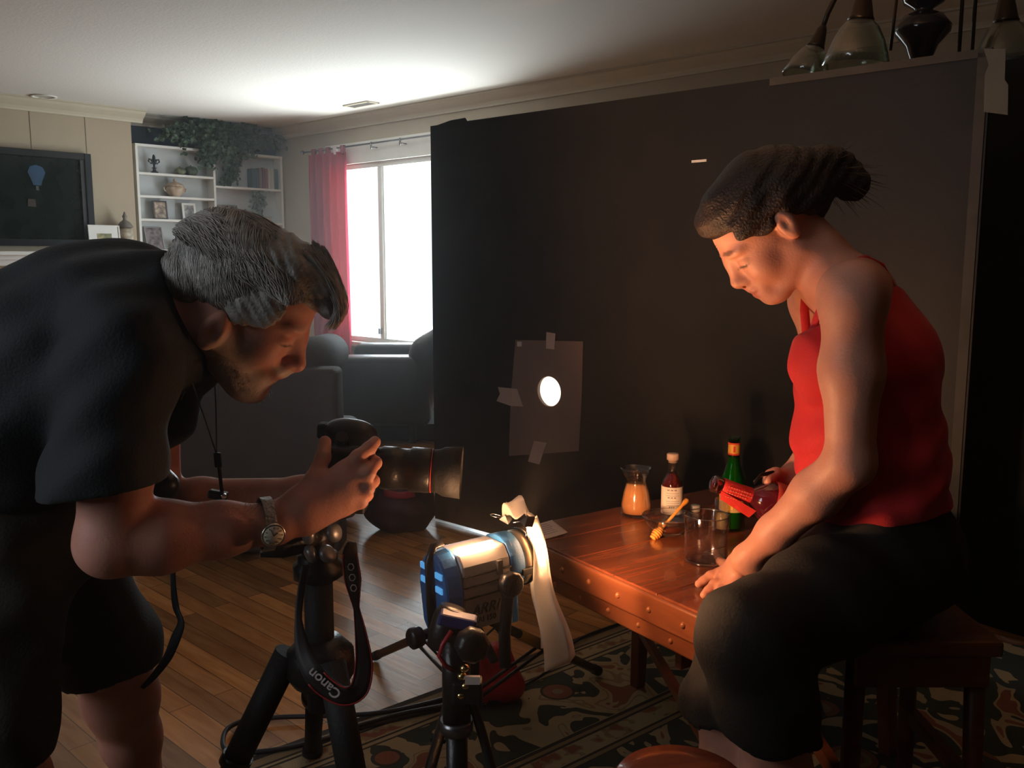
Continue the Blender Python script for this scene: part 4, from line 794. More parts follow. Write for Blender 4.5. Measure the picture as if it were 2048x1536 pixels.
# diffusion sheet clipped in front of the lens
sheetm = translucent('diffusion_paper', (.93, .86, .76), .55, .16)
W_ = V((.43, -.90, 0)).normalized()
tl_, tr_, bl_, br_ = P(1042, 1045, 2.00), P(1066, 1032, 1.84), P(1066, 1302, 1.99), P(1139, 1325, 1.81)
def df(u, v):
    a = tl_.lerp(tr_, u); b = bl_.lerp(br_, u); q = a.lerp(b, v); return q + A * (.018 * math.sin(math.pi * u) * (.4 + v) + .012 * math.sin(3 * math.pi * u + 1) * v + .006 * math.sin(v * 9)) + A * .01
t = thing('diffusion_sheet', 'long white diffusion paper clipped in front of the glowing lamp, hanging down', 'paper', df(.5, 1))
MB().sheet(df, 22, 26, .0005).build('sheet', sheetm, t)
def d2(u, v):
    b = df(1, .02 + .98 * v); return b + W_ * 0 + (-A * .9 - W_ * .55) * (.055 * u * (.35 + .65 * v)) + UP * (-.02 * v * u) + A * .004 * math.sin(u * 6)
MB().sheet(d2, 8, 24, .0005).build('folded_edge', sheetm, t)
def clip_(nm, lab, c, ax, up):
    t = thing(nm, lab, 'clip', c); sd = V(ax).cross(V(up)).normalized(); ax = V(ax).normalized(); up = V(up).normalized()
    m = MB(); o = c; m.prism([o - ax * .016 - sd * .012, o - ax * .016 + sd * .012, o + ax * .016 + sd * .001, o + ax * .016 - sd * .001], up * .001) if False else None
    w3 = .013; p8 = [o - sd * .009 - up * w3, o + sd * .009 - up * w3, o + sd * .009 + up * w3, o - sd * .009 + up * w3]; p9 = [p_ + ax * .02 - (sd * .008 if i in (1, 2) else -sd * .008) for i, p_ in enumerate(p8)]
    m.hexa(p8 + p9); m.build('spring_body', M['black'], t)
    for s3 in (-1, 1):
        q = o + sd * s3 * .008; d3 = (-ax + sd * s3 * .9).normalized(); MB().ring([q - up * .004, q + d3 * .012 - up * .007, q + d3 * .022 - up * .006, q + d3 * .026, q + d3 * .022 + up * .006, q + d3 * .012 + up * .007, q + up * .004], .0011, 6).build('wire_handle', M['chrome'], t)
    return t
clip_('binder_clip', 'binder clip at the upper left end of the diffusion paper', P(1008, 1030, 1.93), (0.6, -.1, -.7), (.3, .9, .1)); clip_('binder_clip', 'black binder clip gripping the top right corner of the diffusion paper', P(1052, 1048, 1.80), (.5, -.2, .8), (.6, .7, -.2))
MB_ = MB(); c0 = P(1022, 1020, 1.90)
def crump(u, v): return P(1004, 1034, 1.93).lerp(P(1062, 1030, 1.80), u) + UP * (.040 * math.sin(math.pi * min(1, u * 1.15)) * v + .006 * math.sin(u * 17 + v * 5)) + A * (.012 * math.sin(v * 3 + u * 8))
tag(MB().sheet(crump, 18, 8, .0005).build('paper_scrap', sheetm), 'crumpled scrap of white paper above the lamp lens, beside the binder clips', 'paper')
# the lamp is a small one: true size and distance
LK = 1.50 / 1.93; LN0 = P(1026, 1108, 1.50)
for o_ in [o_ for o_ in bpy.data.objects if o_.parent is None and o_.name.split('.')[0] in ('video_light', 'diffusion_sheet', 'binder_clip', 'paper_scrap')]:
    o_.location = LN0 + (o_.location - L0) * LK; o_.scale = (LK, LK, LK)
# the lamp's own light
lamp('video_lamp', 'SPOT', LN0 + A * .010, 640, (1.0, .50, .235), LN0 + A * .8 + LSD * .25 + UP * .30, spot_size=math.radians(140), spot_blend=.5, shadow_soft_size=.035)
# ---------------- near stand with clamp and knob
NS = P(913, 1400, 1.30); NSb = V((NS.x, NS.y, 0)); zt_ = P(913, 1300, 1.30).z
t = thing('clamp_stand', 'slim black stand with a round knob and clamps in front of the red bag', 'stand', NSb)
MB().cyl(NSb + UP * .12, NSb + UP * (zt_ - .10), .0165).build('column', M['black'], t); MB().cyl(NSb + UP * (zt_ - .115), NSb + UP * (zt_ + .02), .0215).build('sleeve', M['black'], t)
MB().cyl(NSb + UP * (zt_ - .13), NSb + UP * (zt_ - .11), .025).build('collar', M['gun'], t)
for k in range(3):
    a = 1.0 + k * 2.094; e_ = NSb + V((.30 * math.cos(a), .30 * math.sin(a), .018)); MB().cyl(NSb + UP * .22, e_, .010).build('leg', M['black'], t)
q = P(905, 1262, 1.31); MB().lathe(P(893, 1258, 1.33), [(0, -.03), (.022, -.03), (.026, -.01), (.026, .02), (.02, .035), (0, .035)], axis=(.3, .1, 1)).build('clamp_head', M['black'], t)
MB().box(P(915, 1240, 1.31), (1, .2, -.3), (0, 1, 0), (.3, 0, 1), .055, .03, .018).build('clamp_jaw', mat('blue_cloth', (.03, .04, .16), .5, var=.3), t, .004)
MB().prism([P(905, 1262, 1.30), P(958, 1254, 1.29), P(944, 1270, 1.30), P(918, 1278, 1.30)], (0, .004, 0)).build('purple_gel', glass('purple_gel_film', (.25, .18, .5), .15), t)
kq = P(944, 1290, 1.27); MB().lathe(kq, [(0, -.018), (.016, -.018), (.0245, -.010), (.0250, .008), (.018, .018), (0, .019)], axis=(.3, -1, .1), rfun=lambda a, h: 1 + .04 * math.cos(a * 8)).build('round_knob', M['black'], t)
MB().cyl(kq, NSb + UP * (zt_ + .005), .008).build('knob_shaft', M['chrome'], t)
for px, py in ((929, 1336), (924, 1352), (931, 1371), (922, 1390)): MB().sphere(P(px, py, 1.275), .0075, (1, 1, .8), 12).build('brass_nut', mat('brass_nut', (.75, .55, .25), .25, 1, var=.05), t)
MB().box(P(945, 1360, 1.27), (1, 0, 0), (0, 1, 0), (0, 0, 1), .022, .006, .012).build('white_tag', mat('tag_white', (.6, .5, .45), .6, var=.03), t)
MB().box(P(935, 1380, 1.285), (1, 0, 0), (0, 1, 0), (0, 0, 1), .045, .03, .035).build('side_clamp', M['black'], t, .004)
MB().ring([P(903, 1262, 1.28), P(885, 1290, 1.27), P(878, 1312, 1.27), P(892, 1332, 1.27), P(906, 1340, 1.28)], .0035, 8).build('red_cord', mat('red_cord', (.35, .02, .03), .4, var=.1), t)
MB().ring([P(940, 1390, 1.29), P(950, 1420, 1.30), P(968, 1480, 1.30), P(985, 1545, 1.30), P(1000, 1640, 1.31), PZ(1010, 1900, .02)], .0075, 10).build('hanging_cable', M['black_matt'], t)
# ---------------- red bag hung on the stand, with a black base
q = PZ(990, 1398, .012); t = thing('red_bag', 'small red cloth bag with black base standing behind the slim black stand', 'bag', q)
S = Solid(q + V((-.10, -.07, -.01)), q + V((.10, .07, .19)), .003)
S.ell(q + V((0, 0, .035)), (.072, .046, .045)); S.cone(q + V((-.035, 0, .04)), q + V((-.022, 0, .135)), .036, .022, .03); S.cone(q + V((.035, 0, .04)), q + V((.016, 0, .135)), .036, .022, .03)
S.clip(q + V((0, 0, .006)), (0, 0, -1)); S.clip(q + V((0, 0, .150)), (.1, 0, 1))
S.ripple(lambda x, y, z: .0025 * np.sin(x * 160 + z * 30) * np.clip((z - q.z - .02) / .1, 0, 1))
S.build('cloth', mat('red_nylon', (.50, .012, .025), .55, var=.1, bump=.2, bscale=300), t)
S = Solid(q + V((-.10, -.07, -.01)), q + V((.10, .07, .05)), .003); S.ell(q + V((0, 0, .035)), (.074, .048, .047)); S.clip(q + V((0, 0, .002)), (0, 0, -1)); S.clip(q + V((0, 0, .020)), (0, 0, 1)); S.build('base', M['black_matt'], t)
MB().ring([q + V((-.012, -.02, .14)), q + V((-.035, -.02, .17)), q + V((0, -.01, .20)), q + V((.025, 0, .16)), q + V((.015, 0, .14))], .004, 8).build('cord_handle', M['black'], t)
# ---------------- camera tripod
TP = P(640, 1290, 1.56); TPb = V((TP.x, TP.y, 0))
t = thing('camera_tripod', 'thick black tripod under the camera the man is holding', 'tripod', TPb); bk = M['black_matt']
hz_ = P(640, 1100, 1.56).z
MB().cyl(V((TP.x, TP.y, TP.z - .12)), V((TP.x, TP.y, hz_ - .02)), .026).build('centre_column', bk, t)
MB().lathe(V((TP.x, TP.y, hz_ - .055)), [(0, 0), (.03, 0), (.044, .008), (.044, .03), (.036, .036), (.036, .048), (.03, .052), (0, .052)], rfun=lambda a, h: 1 + .02 * math.cos(a * 18)).build('locking_ring', M['black'], t)
m = MB(); m.lathe(V((TP.x, TP.y, TP.z - .07)), [(0, 0), (.05, .0), (.062, .02), (.06, .06), (.036, .085), (0, .085)], n=24); m.build('shoulder', M['black'], t)
feet = [PZ(345, 1780, .006), PZ(625, 1503, .014), PZ(775, 1930, .014)]
for k, f_ in enumerate(feet):
    d_ = (V((f_.x, f_.y, 0)) - TPb).normalized(); top = V((TP.x, TP.y, TP.z - .01)) + d_ * .055; m1 = V(lerp(top, f_, .45)); lg = MB().cyl(top, m1, .0255, .0245).build('leg', bk, t)
    MB().cyl(m1, f_ + (m1 - f_).normalized() * .02, .020, .0185).build('lower_tube', bk, lg); MB().cyl(V(lerp(top, f_, .43)), V(lerp(top, f_, .47)), .0285).build('leg_lock', M['black'], lg)
    MB().cyl(f_ + (m1 - f_).normalized() * .035, f_, .022, .024).build('rubber_foot', bk, lg)
# pan head
hd = V((TP.x, TP.y, hz_))
MB().lathe(hd, [(0, 0), (.03, 0), (.032, .012), (.024, .02), (.024, .045), (.03, .05), (.03, .06), (0, .06)]).build('pan_head', M['black'], t)
m = MB(); m.ring([P(640, 1072, 1.55), P(610, 1084, 1.53), P(565, 1100, 1.50), P(520, 1108, 1.48)], [.022, .020, .015, .006], 12, flat=.5); m.build('head_handle', M['black'], t)
for px, py, Y, ax in ((668, 1066, 1.50, (1, -.6, .3)), (618, 1070, 1.50, (-1, -.5, .2)), (655, 1108, 1.50, (1, -.5, .8)), (622, 1108, 1.50, (-1, -.6, -.4))):
    MB().lathe(P(px, py, Y), [(0, -.008), (.012, -.008), (.016, -.002), (.016, .004), (.010, .009), (0, .009)], axis=ax, n=18).build('silver_lever', mat('satin_lever', (.30, .30, .30), .4, .6, var=.1), t)
# ---------------- the camera itself
CY = 1.53
t = thing('dslr_camera', 'black digital camera with long lens held in the man\'s hand on the tripod', 'camera', P(690, 1040, CY))
cb = P(702, 935, CY); CX = V((.995, 0, -.07)).normalized(); CYv = V((0, 1, 0)); CZ = CX.cross(CYv)
S = Solid(cb + V((-.11, -.10, -.09)), cb + V((.09, .10, .12)), .003)
def rbox(S, c, X, Y, Z, sx, sy, sz, r, k=.01):
    c = np.array(c); X, Y, Z = (np.array(v) for v in (X, Y, Z)); n = 5
    for i in range(n):
        for j in range(n):
            for s_ in (-1, 1):
                y = (-1 + 2 * i / (n - 1)) * (sy / 2 - r); z = (-1 + 2 * j / (n - 1)) * (sz / 2 - r)
            S.cone(c - X * (sx / 2 - r) + Y * y + Z * z, c + X * (sx / 2 - r) + Y * y + Z * z, r, r, k)
rbox(S, cb, CX, CYv, CZ, .066, .140, .098, .016, .004)
S.ell(cb + CZ * .05 + CX * .002, (.044, .034, .034), None, .012); S.ell(cb + CZ * .062 - CX * .02, (.03, .03, .022), None, .01)
S.ell(cb - CYv * .058 + CX * .02, (.026, .020, .048), None, .012); S.build('camera_body', M['black'], t)
MB().box(cb + CZ * .062 - CX * .050, CX, CYv, CZ, .018, .032, .026).build('eyepiece', M['black_matt'], t, .005)
m = MB(); m.ring([cb - CYv * .035 + CZ * .052 - CX * .01, cb - CYv * .05 + CZ * .064 - CX * .01], [.012, .010], 14); m.build('mode_dial', M['black'], t)
lc = cb + CX * .03 + CZ * .004
MB().lathe(lc, [(0, 0), (.034, 0), (.034, .020), (.037, .024), (.037, .050), (.035, .052), (.035, .070), (.0385, .074), (.0385, .105), (.0370, .108), (0, .108)], axis=CX, n=40, rfun=lambda a, h: 1 + (.012 * math.cos(a * 40) if .075 < h < .104 or .026 < h < .048 else 0)).build('lens_barrel', M['black'], t)
MB().lathe(lc + CX * .1085, [(.0372, 0), (.0378, 0), (.0378, .0018), (.0372, .0018)], axis=CX, n=40).build('red_ring', mat('red_ring_paint', (.45, .04, .03), .4, var=.05), t)
MB().lathe(lc + CX * .108, [(0, 0), (.0365, 0), (.0375, .012), (.0425, .022), (.0450, .052), (.0435, .052), (.041, .022), (.036, .014), (0, .014)], axis=CX, n=40).build('lens_hood', M['black_matt'], t)
MB().lathe(lc + CX * .124, [(0, .004), (.02, .003), (.034, 0), (0, 0)], axis=CX).build('front_glass', glass('lens_glass', (.25, .25, .35), .2), t)
MB().box(cb - CZ * .062, CX, CYv, CZ, .06, .05, .026).build('mount_plate', M['gun'], t, .003)
MB().ring([hd + UP * .058, cb - CZ * .07], .018, 14).build('mount_neck', M['black'], t)
# camera strap
SB = mat('strap_black', (.018, .016, .018), .6, var=.2); SR = mat('strap_red', (.42, .03, .03), .5, var=.1); SWt = mat('strap_white', (.55, .5, .48), .6, var=.05)
def ribbon(name, pts, wd, m_, parent, th=.0022, sub_=6, wfun=None):
    pts = [V(p) for p in pts]; n = len(pts) - 1
    def cr(u):
        s_ = min(u * n, n - 1e-6); i = int(s_); f = s_ - i; p0, p1, p2, p3 = pts[max(i - 1, 0)], pts[i], pts[i + 1], pts[min(i + 2, n)]
        return .5 * ((2 * p1) + (p2 - p0) * f + (2 * p0 - 5 * p1 + 4 * p2 - p3) * f * f + (3 * p1 - p0 - 3 * p2 + p3) * f ** 3)
    def fn(u, v):
        q = cr(u); d_ = (cr(min(u + .01, 1)) - cr(max(u - .01, 0))).normalized(); w0 = d_.cross(V((0, 1, 0))).normalized(); s_ = u * n; i = min(int(s_), n - 1); wv = wd[i] * (1 - s_ + i) + wd[i + 1] * (s_ - i) if isinstance(wd, list) else wd
        tw = wfun(u) if wfun else 0; ww_ = w0 * math.cos(tw) + V((0, 1, 0)) * math.sin(tw); return q + ww_ * (v - .5) * wv
    return MB().sheet(fn, n * sub_, 3, th).build(name, m_, parent), fn
sp1 = [P(704, 1085, 1.46), P(700, 1110, 1.44), P(706, 1160, 1.43), P(713, 1215, 1.43), P(722, 1270, 1.42), P(728, 1330, 1.42), P(718, 1378, 1.41), P(690, 1392, 1.40), P(655, 1376, 1.40), P(625, 1345, 1.40), P(606, 1300, 1.42), P(597, 1240, 1.44), P(602, 1180, 1.46), P(612, 1130, 1.47)]
rb_, rf = ribbon('neck_strap', sp1, [.014, .026, .028, .010, .020, .030, .034, .036, .036, .034, .026, .012, .012, .012], SB, t, wfun=lambda u: .3 * math.sin(u * 5))
for side in (0.04, .96):
    def ef(u, v, s_=side): uu_ = .07 + u * .6; return rf(uu_, s_ + (v - .5) * .07) + V((0, -.002, 0))
    MB().sheet(ef, 40, 1, .001).build('strap_piping', SR, t)
tx_ = (rf(.70, .5) - rf(.56, .5)).normalized(); ty_ = V((0, -1, 0)).cross(tx_).normalized(); text('Canon', .024, (rf(.70, .5) + rf(.56, .5)) / 2 - tx_ * .030 - ty_ * .008 + V((0, -.006, 0)), tx_, ty_, SWt, t)
m = MB(); 
for k in range(3): c_ = rf(.115 + k * .03, .5) + V((0, -.003, 0)); m.ring([c_ + V((.005 * math.cos(a), 0, .006 * math.sin(a))) for a in [0, 1, 2, 3, 4, 5, 6.1]], .0009, 5)
m.build('strap_logo', SWt, t)
# ---------------- cables on the floor
def cable(label, pts, r=.006, z=.016):
    pts = [PZ(x, y, z) for x, y in pts]; cu = bpy.data.curves.new('power_cable', 'CURVE'); cu.dimensions = '3D'; cu.bevel_depth = r; cu.bevel_resolution = 3; s_ = cu.splines.new('BEZIER'); s_.bezier_points.add(len(pts) - 1)
    for b_, p_ in zip(s_.bezier_points, pts): b_.co = p_; b_.handle_left_type = b_.handle_right_type = 'AUTO'
    o = bpy.data.objects.new('power_cable', cu); COL.objects.link(o); cu.materials.append(bpy.data.materials.get('cable_rubber') or mat('cable_rubber', (.02, .02, .022), .45, var=.1)); tag(o, label, 'cable', 'cables on the floor')
cable('thick dark cable looping on the floor behind the tripod legs', [(905, 1392), (860, 1405), (760, 1425), (640, 1432), (540, 1436), (470, 1448), (446, 1480), (462, 1504), (530, 1502), (610, 1488), (700, 1462), (780, 1440), (905, 1412)])
cable('thin cable running over the rug edge in front of the table leg', [(960, 1408), (1040, 1375), (1095, 1342), (1128, 1305), (1160, 1278), (1215, 1255), (1275, 1236)], .004, .018)
cable('dark cable lying along the rug edge between the tripod and red bag', [(700, 1455), (790, 1430), (880, 1412), (935, 1400)], .005, .026)
# ---------------- seating by the window
BLK = mat('black_leather', (.013, .017, .019), .32, bump=.25, bscale=25, var=.2, spec=.6); TAU = mat('taupe_fabric', (.062, .045, .036), .75, bump=.3, bscale=120, var=.08)
def RB(parent, name, m_, X, Y, lo, hi, r=.05, tilt=None):
    """soft cushion-like box between two corners given in a rotated frame"""
    c = (V(lo) + V(hi)) / 2; s_ = V(hi) - V(lo); m = MB(); m.box(V((0, 0, 0)) + X * c.x + Y * c.y + UP * c.z, X, Y, UP, s_.x, s_.y, s_.z); o = m.build(name, m_, parent); b = o.modifiers.new('b', 'BEVEL'); b.width = r; b.segments = 5
    for p_ in o.data.polygons: p_.use_smooth = True
    return o
X5 = V((1, 0, 0)); Y5 = V((0, 1, 0)); a0 = P(672, 715, 5.5); a1 = P(868, 715, 5.5); zA = a0.z
t = thing('leather_armchair', 'black leather armchair in front of the window, its back toward the right', 'armchair', V(((a0.x + a1.x) / 2, 5.9, 0)))
RB(t, 'arm', BLK, X5, Y5, (a0.x - .05, 5.5, .12), (a1.x - .03, 5.72, zA), .05); RB(t, 'arm', BLK, X5, Y5, (a0.x - .05, 6.35, .12), (a1.x - .03, 6.57, P(700, 688, 6.4).z), .05)
RB(t, 'seat', BLK, X5, Y5, (a0.x - .04, 5.70, .10), (a1.x - .06, 6.37, .42), .05)
S = Solid((a1.x - .40, 5.45, .05), (a1.x + .35, 6.65, 1.1), .012)
zb_ = P(850, 634, 5.7).z; bot = V((a1.x - .10, 5.62, .2)); top_ = V((a1.x + .10, 5.62, zb_ - .1))
for y_ in np.linspace(5.60, 6.48, 12): S.cone((a1.x - .13, y_, .25), (a1.x - .04, y_, zA), .10, .11, .06); S.cone((a1.x - .04, y_, zA), (a1.x + .11, y_, zb_ - .09), .10, .09, .06)
S.build('backrest', BLK, t)
MB().box(V((a0.x + .42, 6.0, .07)), X5, Y5, UP, .6, .8, .10).build('base_frame', M['black_matt'], t)
for sx in (a0.x + .05, a1.x - .15):
    for sy in (5.6, 6.45): MB().cyl((sx, sy, 0), (sx, sy, .12), .025).build('leg', M['black_matt'], t)
a0 = P(322, 745, 3.35); a1 = P(672, 740, 3.35); zA = a1.z
t = thing('recliner', 'boxy taupe fabric armchair behind the man, seen from its side', 'armchair', V(((a0.x + a1.x) / 2, 3.7, 0)))
RB(t, 'side_panel', TAU, X5, Y5, (a0.x - .15, 3.35, .03), (a1.x, 3.50, zA), .025); RB(t, 'side_panel', TAU, X5, Y5, (a0.x - .15, 4.05, .03), (a1.x - .17, 4.2, zA), .025)
RB(t, 'seat', TAU, X5, Y5, (a0.x - .1, 3.48, .05), (a1.x - .03, 4.07, .45), .05)
RB(t, 'backrest', TAU, X5, Y5, (a1.x - .34, 3.48, .1), (a1.x - .13, 4.05, zA + .04), .06)
q = P(640, 715, 3.75); MB().ring([(q.x - .02, 3.45, q.z - .012), (q.x - .02, 3.49, q.z - .01), (q.x - .02, 3.75, q.z), (q.x - .02, 4.06, q.z - .01), (q.x - .02, 4.10, q.z - .012)], [.05, .085, .09, .085, .05], 20).build('headrest', TAU, t)
# bag on the floor behind the camera lens
q = PZ(800, 1058, 0); t = thing('duffel_bag', 'dark red and black bag on the floor behind the camera lens', 'bag', q)
S = Solid(q + V((-.2, -.15, -.01)), q + V((.22, .15, .36)), .006); S.ell(q + V((0, 0, .10)), (.16, .11, .12)); S.ell(q + V((.02, 0, .2)), (.09, .08, .08), None, .05); S.clip(q + V((0, 0, .003)), (0, 0, -1))
S.ripple(lambda x, y, z: .005 * np.sin(x * 40 + z * 25) + .004 * np.sin(z * 70 + x * 20)); S.build('bag_body', mat('dark_red_fabric', (.075, .014, .018), .6, col2=(.02, .012, .014), vscale=7), t)
MB().sheet(lambda u, v: P(768 + 62 * u, 992 - 14 * v + 6 * math.sin(u * 3), 3.66 - .02 * math.sin(u * 3)), 8, 3, .006).build('red_pocket', mat('red_pocket', (.34, .02, .035), .6, var=.1), t)
MB().ring([q + V((-.1, -.1, .15)), q + V((-.05, -.12, .24)), q + V((.06, -.12, .24)), q + V((.12, -.1, .14))], .008, 8).build('handle', M['black_matt'], t)
# ---------------- chandelier above the end of the board
CYY = 3.1; q0 = P(1845, 60, CYY); DM = mat('dark_bronze_metal', (.05, .035, .022), .35, .7, var=.2); SG = glass('ribbed_glass', (.80, .84, .78), .12, .15)
t = thing('chandelier', 'dark bronze chandelier with ribbed glass bell shades, behind the board top', 'chandelier', V((q0.x, q0.y, H)))
MB().lathe(V((q0.x, q0.y, q0.z)), [(0, -.13), (.02, -.12), (.035, -.09), (.05, -.05), (.085, -.01), (.088, .01), (.06, .045), (.028, .058), (.03, .066), (.062, .085), (.07, .115), (.05, .15), (.02, .17), (.014, .20), (.014, H - q0.z), (0, H - q0.z)], n=32).build('centre_stem', mat('black_glazed_stem', (.02, .016, .018), .12, var=.1), t)
MB().lathe(V((q0.x, q0.y, H - .03)), [(0, 0), (.05, 0), (.07, .03), (0, .03)]).build('ceiling_rose', DM, t)
def shade(px, py, Y, sc_, tilt=(0, 0, 1), glassm=SG):
    c = P(px, py, Y); ax = V(tilt).normalized(); prof = [(.030, 0), (.036, -.01), (.055, -.03), (.075, -.07), (.088, -.11), (.098, -.145), (.094, -.145), (.084, -.11), (.071, -.07), (.051, -.03), (.03, -.006)]
    g_ = MB().lathe(c, [(r * sc_, h * sc_) for r, h in prof], axis=ax, n=72, rfun=lambda a, h: 1 + .018 * math.cos(a * 36)).build('glass_shade', glassm, t)
    MB().lathe(c, [(0, .09 * sc_), (.014 * sc_, .09 * sc_), (.022 * sc_, .07 * sc_), (.036 * sc_, .0), (.04 * sc_, -.008), (0, -.008)], axis=ax).build('socket', DM, t)
    top = c + ax * .085 * sc_; o = V((q0.x, q0.y, q0.z + .16)); mid = (top + o) / 2 + UP * .18; MB().ring([top, top + ax * .05, V(lerp(top, mid, .5)) + UP * .06, mid, V(lerp(mid, o, .6)) + UP * .02, o], .009, 10).build('arm', DM, t)
shade(1632, 92, 3.25, .80, (.35, .1, 1)); shade(1722, 34, 2.95, 1.02, (.06, 0, 1)); shade(2012, 38, 3.05, 1.0, (-.05, 0, 1))
for px, pyb in ((1917, 90), (1943, 88)): e_ = P(px, pyb + 30, 3.0); MB().cyl(e_, V((e_.x, e_.y, H)), .006).build('chain_rod', DM, t)
e_ = P(1781, 100, 3.0); MB().cyl(e_, P(1800, -60, 3.05), .005).build('chain_rod', DM, t)
# ================================================================ PEOPLE
def a3(v): return np.array(v, float)
# ---------------------------------------------------------------- the man
SKM = skin('man_skin', (.50, .22, .16), (.58, .28, .21), lip=(.30, .09, .07), grey=(.52, .48, .44), rough=.55)
DV_ = 1.40
HO = a3(P(480, 612, DV_)); fa = math.radians(-33)
HF = Frame(HO, (math.cos(fa), 0.06, math.sin(fa)), (-math.sin(fa), 0, math.cos(fa)), 1.02)
msh = P(255, 690, 1.27); mel = P(222, 1085, 1.26); mwr = P(552, 1046, 1.37)
fsh = P(290, 680, 1.62); fel = P(318, 1010, 1.66); fwr = P(600, 985, 1.60)
hpn = P(-20, 1040, 1.42); hpf = P(70, 1060, 1.60)
knn = P(0, 1460, 1.30); knf = P(215, 1285, 1.52); akn = V((knn.x - .06, knn.y + .16, .09)); akf = P(290, 1590, 1.66)
man = thing('person', 'grey-haired bearded man in black T-shirt and shorts bending over the camera', 'person', V((P(120, 1100, 1.5).x, 1.5, 0)))
lo = V((P(-120, 900, 1.5).x - .1, 1.10, -.01)); hi = V((P(770, 900, 1.6).x + .06, 1.86, 1.36))
def torso(S, g=0, k=.05):
    for dy in (-.075, .075):
        S.chain([a3(P(-70, 960, 1.50 + dy)), a3(P(40, 800, 1.48 + dy)), a3(P(150, 700, 1.46 + dy)), a3(P(250, 655, 1.44 + dy))], [.140, .138, .130, .105], k, g=g)
    S.chain([a3(P(265, 640, 1.44)), a3(P(330, 640, 1.42))], [.10, .075], k, g=g)
S = Solid(lo, hi, VOX)
torso(S)
S.chain([a3(P(300, 640, 1.43)), a3(P(365, 640, 1.41)), HF.p(-.035, 0, -.02)], [.075, .064, .062], .03)
S.chain([a3(P(262, 660, 1.37)), a3(msh), a3(lerp(msh, mel, .5)), a3(mel)], [.046, .056, .054, .046], .03)
S.chain([a3(mel), a3(lerp(mel, mwr, .28)), a3(lerp(mel, mwr, .65)), a3(mwr)], [.048, .052, .040, .030], .02)
S.chain([a3(P(285, 660, 1.52)), a3(fsh), a3(fel)], [.06, .056, .040], .03); S.chain([a3(fel), a3(lerp(fel, fwr, .3)), a3(fwr)], [.042, .042, .027], .02)
S.chain([a3(hpn), a3(knn)], [.10, .055], .03); S.chain([a3(knn), a3(lerp(knn, akn, .35)), a3(akn)], [.055, .054, .036], .03)
S.chain([a3(hpf), a3(knf)], [.10, .060], .03); S.chain([a3(knf), a3(lerp(knf, akf, .33)), a3(lerp(knf, akf, .6)), a3(akf)], [.062, .062, .050, .036], .03)
for ak in (akn, akf): S.chain([a3(ak), a3(V((ak.x + .02, ak.y, .045))), a3(V((ak.x + .17, ak.y - .02, .032)))], [.038, .042, .030], .02)
head(S, HF, ear=(.0, -.035))
for c, r in (((.070, 0, -.100), (.030, .034, .022)), ((.045, 0, -.092), (.045, .044, .022)), ((.100, 0, -.050), (.012, .026, .007))): S.ell(HF.p(*c), a3(r), HF.R, .02)
# near (right) hand round the lens
Hd = lambda x, y, Y: a3(P(x, y, Y))
palm0 = Hd(600, 1020, 1.385)
S.cone(a3(mwr), palm0, .030, .030, .02)
for a_, b_, r in ((Hd(600, 1000, 1.39), Hd(688, 945, 1.415), .021), (Hd(605, 1020, 1.385), Hd(692, 968, 1.41), .021), (Hd(610, 1035, 1.385), Hd(690, 992, 1.41), .020), (Hd(612, 1045, 1.39), Hd(684, 1012, 1.415), .018)): S.cone(a_, b_, r, .0165, .02)
finger(S, [Hd(688, 942, 1.415), Hd(716, 914, 1.42), Hd(738, 897, 1.44), Hd(750, 884, 1.455)], .0125, .0098)
finger(S, [Hd(696, 964, 1.41), Hd(736, 946, 1.412), Hd(750, 926, 1.44), Hd(742, 916, 1.465)], .0125, .0096)
finger(S, [Hd(696, 990, 1.41), Hd(734, 978, 1.412), Hd(746, 962, 1.44), Hd(738, 952, 1.465)], .0120, .0094)
finger(S, [Hd(688, 1012, 1.415), Hd(722, 1004, 1.418), Hd(734, 990, 1.44), Hd(728, 982, 1.46)], .0110, .0088)
finger(S, [Hd(604, 1002, 1.39), Hd(628, 958, 1.40), Hd(646, 915, 1.43), Hd(650, 884, 1.455)], .0155, .0105)

# far hand under the camera
S.cone(a3(fwr), Hd(640, 975, 1.60), .027, .026, .02)
for i, dz in enumerate((-14, 2, 18, 32)): finger(S, [Hd(650, 970 + dz, 1.60), Hd(676, 968 + dz, 1.605), Hd(690, 966 + dz, 1.595)], .0105, .009)
finger(S, [Hd(640, 960, 1.59), Hd(655, 935, 1.59), Hd(665, 915, 1.59)], .012, .010)
bd1 = blob(HF, (.055, 0, -.098), (.058, .070, .032), .5); bd2 = blob(HF, (.103, 0, -.048), (.016, .028, .008), .5); bd3 = blob(HF, (.03, 0, -.062), (.034, .085, .034), .6); bd4 = blob(HF, (.088, 0, -.088), (.02, .03, .016), .5)
def beard(v): return np.maximum(np.maximum(bd1(v), bd2(v)), np.maximum(bd3(v) * .85, bd4(v))) * .8
lipf = blob(HF, (.104, 0, -.066), (.012, .020, .009), .4)
brow_ = [blob(HF, (.100, sd * .032, .026), (.012, .020, .005), .5) for sd in (-1, 1)]; slit = [blob(HF, (.093, sd * .033, -.008), (.012, .015, .0022), .5) for sd in (-1, 1)]
ms = S.build('body', SKM, man, {'beard': lambda v: np.maximum(beard(v), .4 * np.maximum(brow_[0](v), brow_[1](v))), 'lips': lambda v: lipf(v) * (1 - bd2(v)), 'dark': lambda v: np.maximum(slit[0](v), slit[1](v)) * .85})
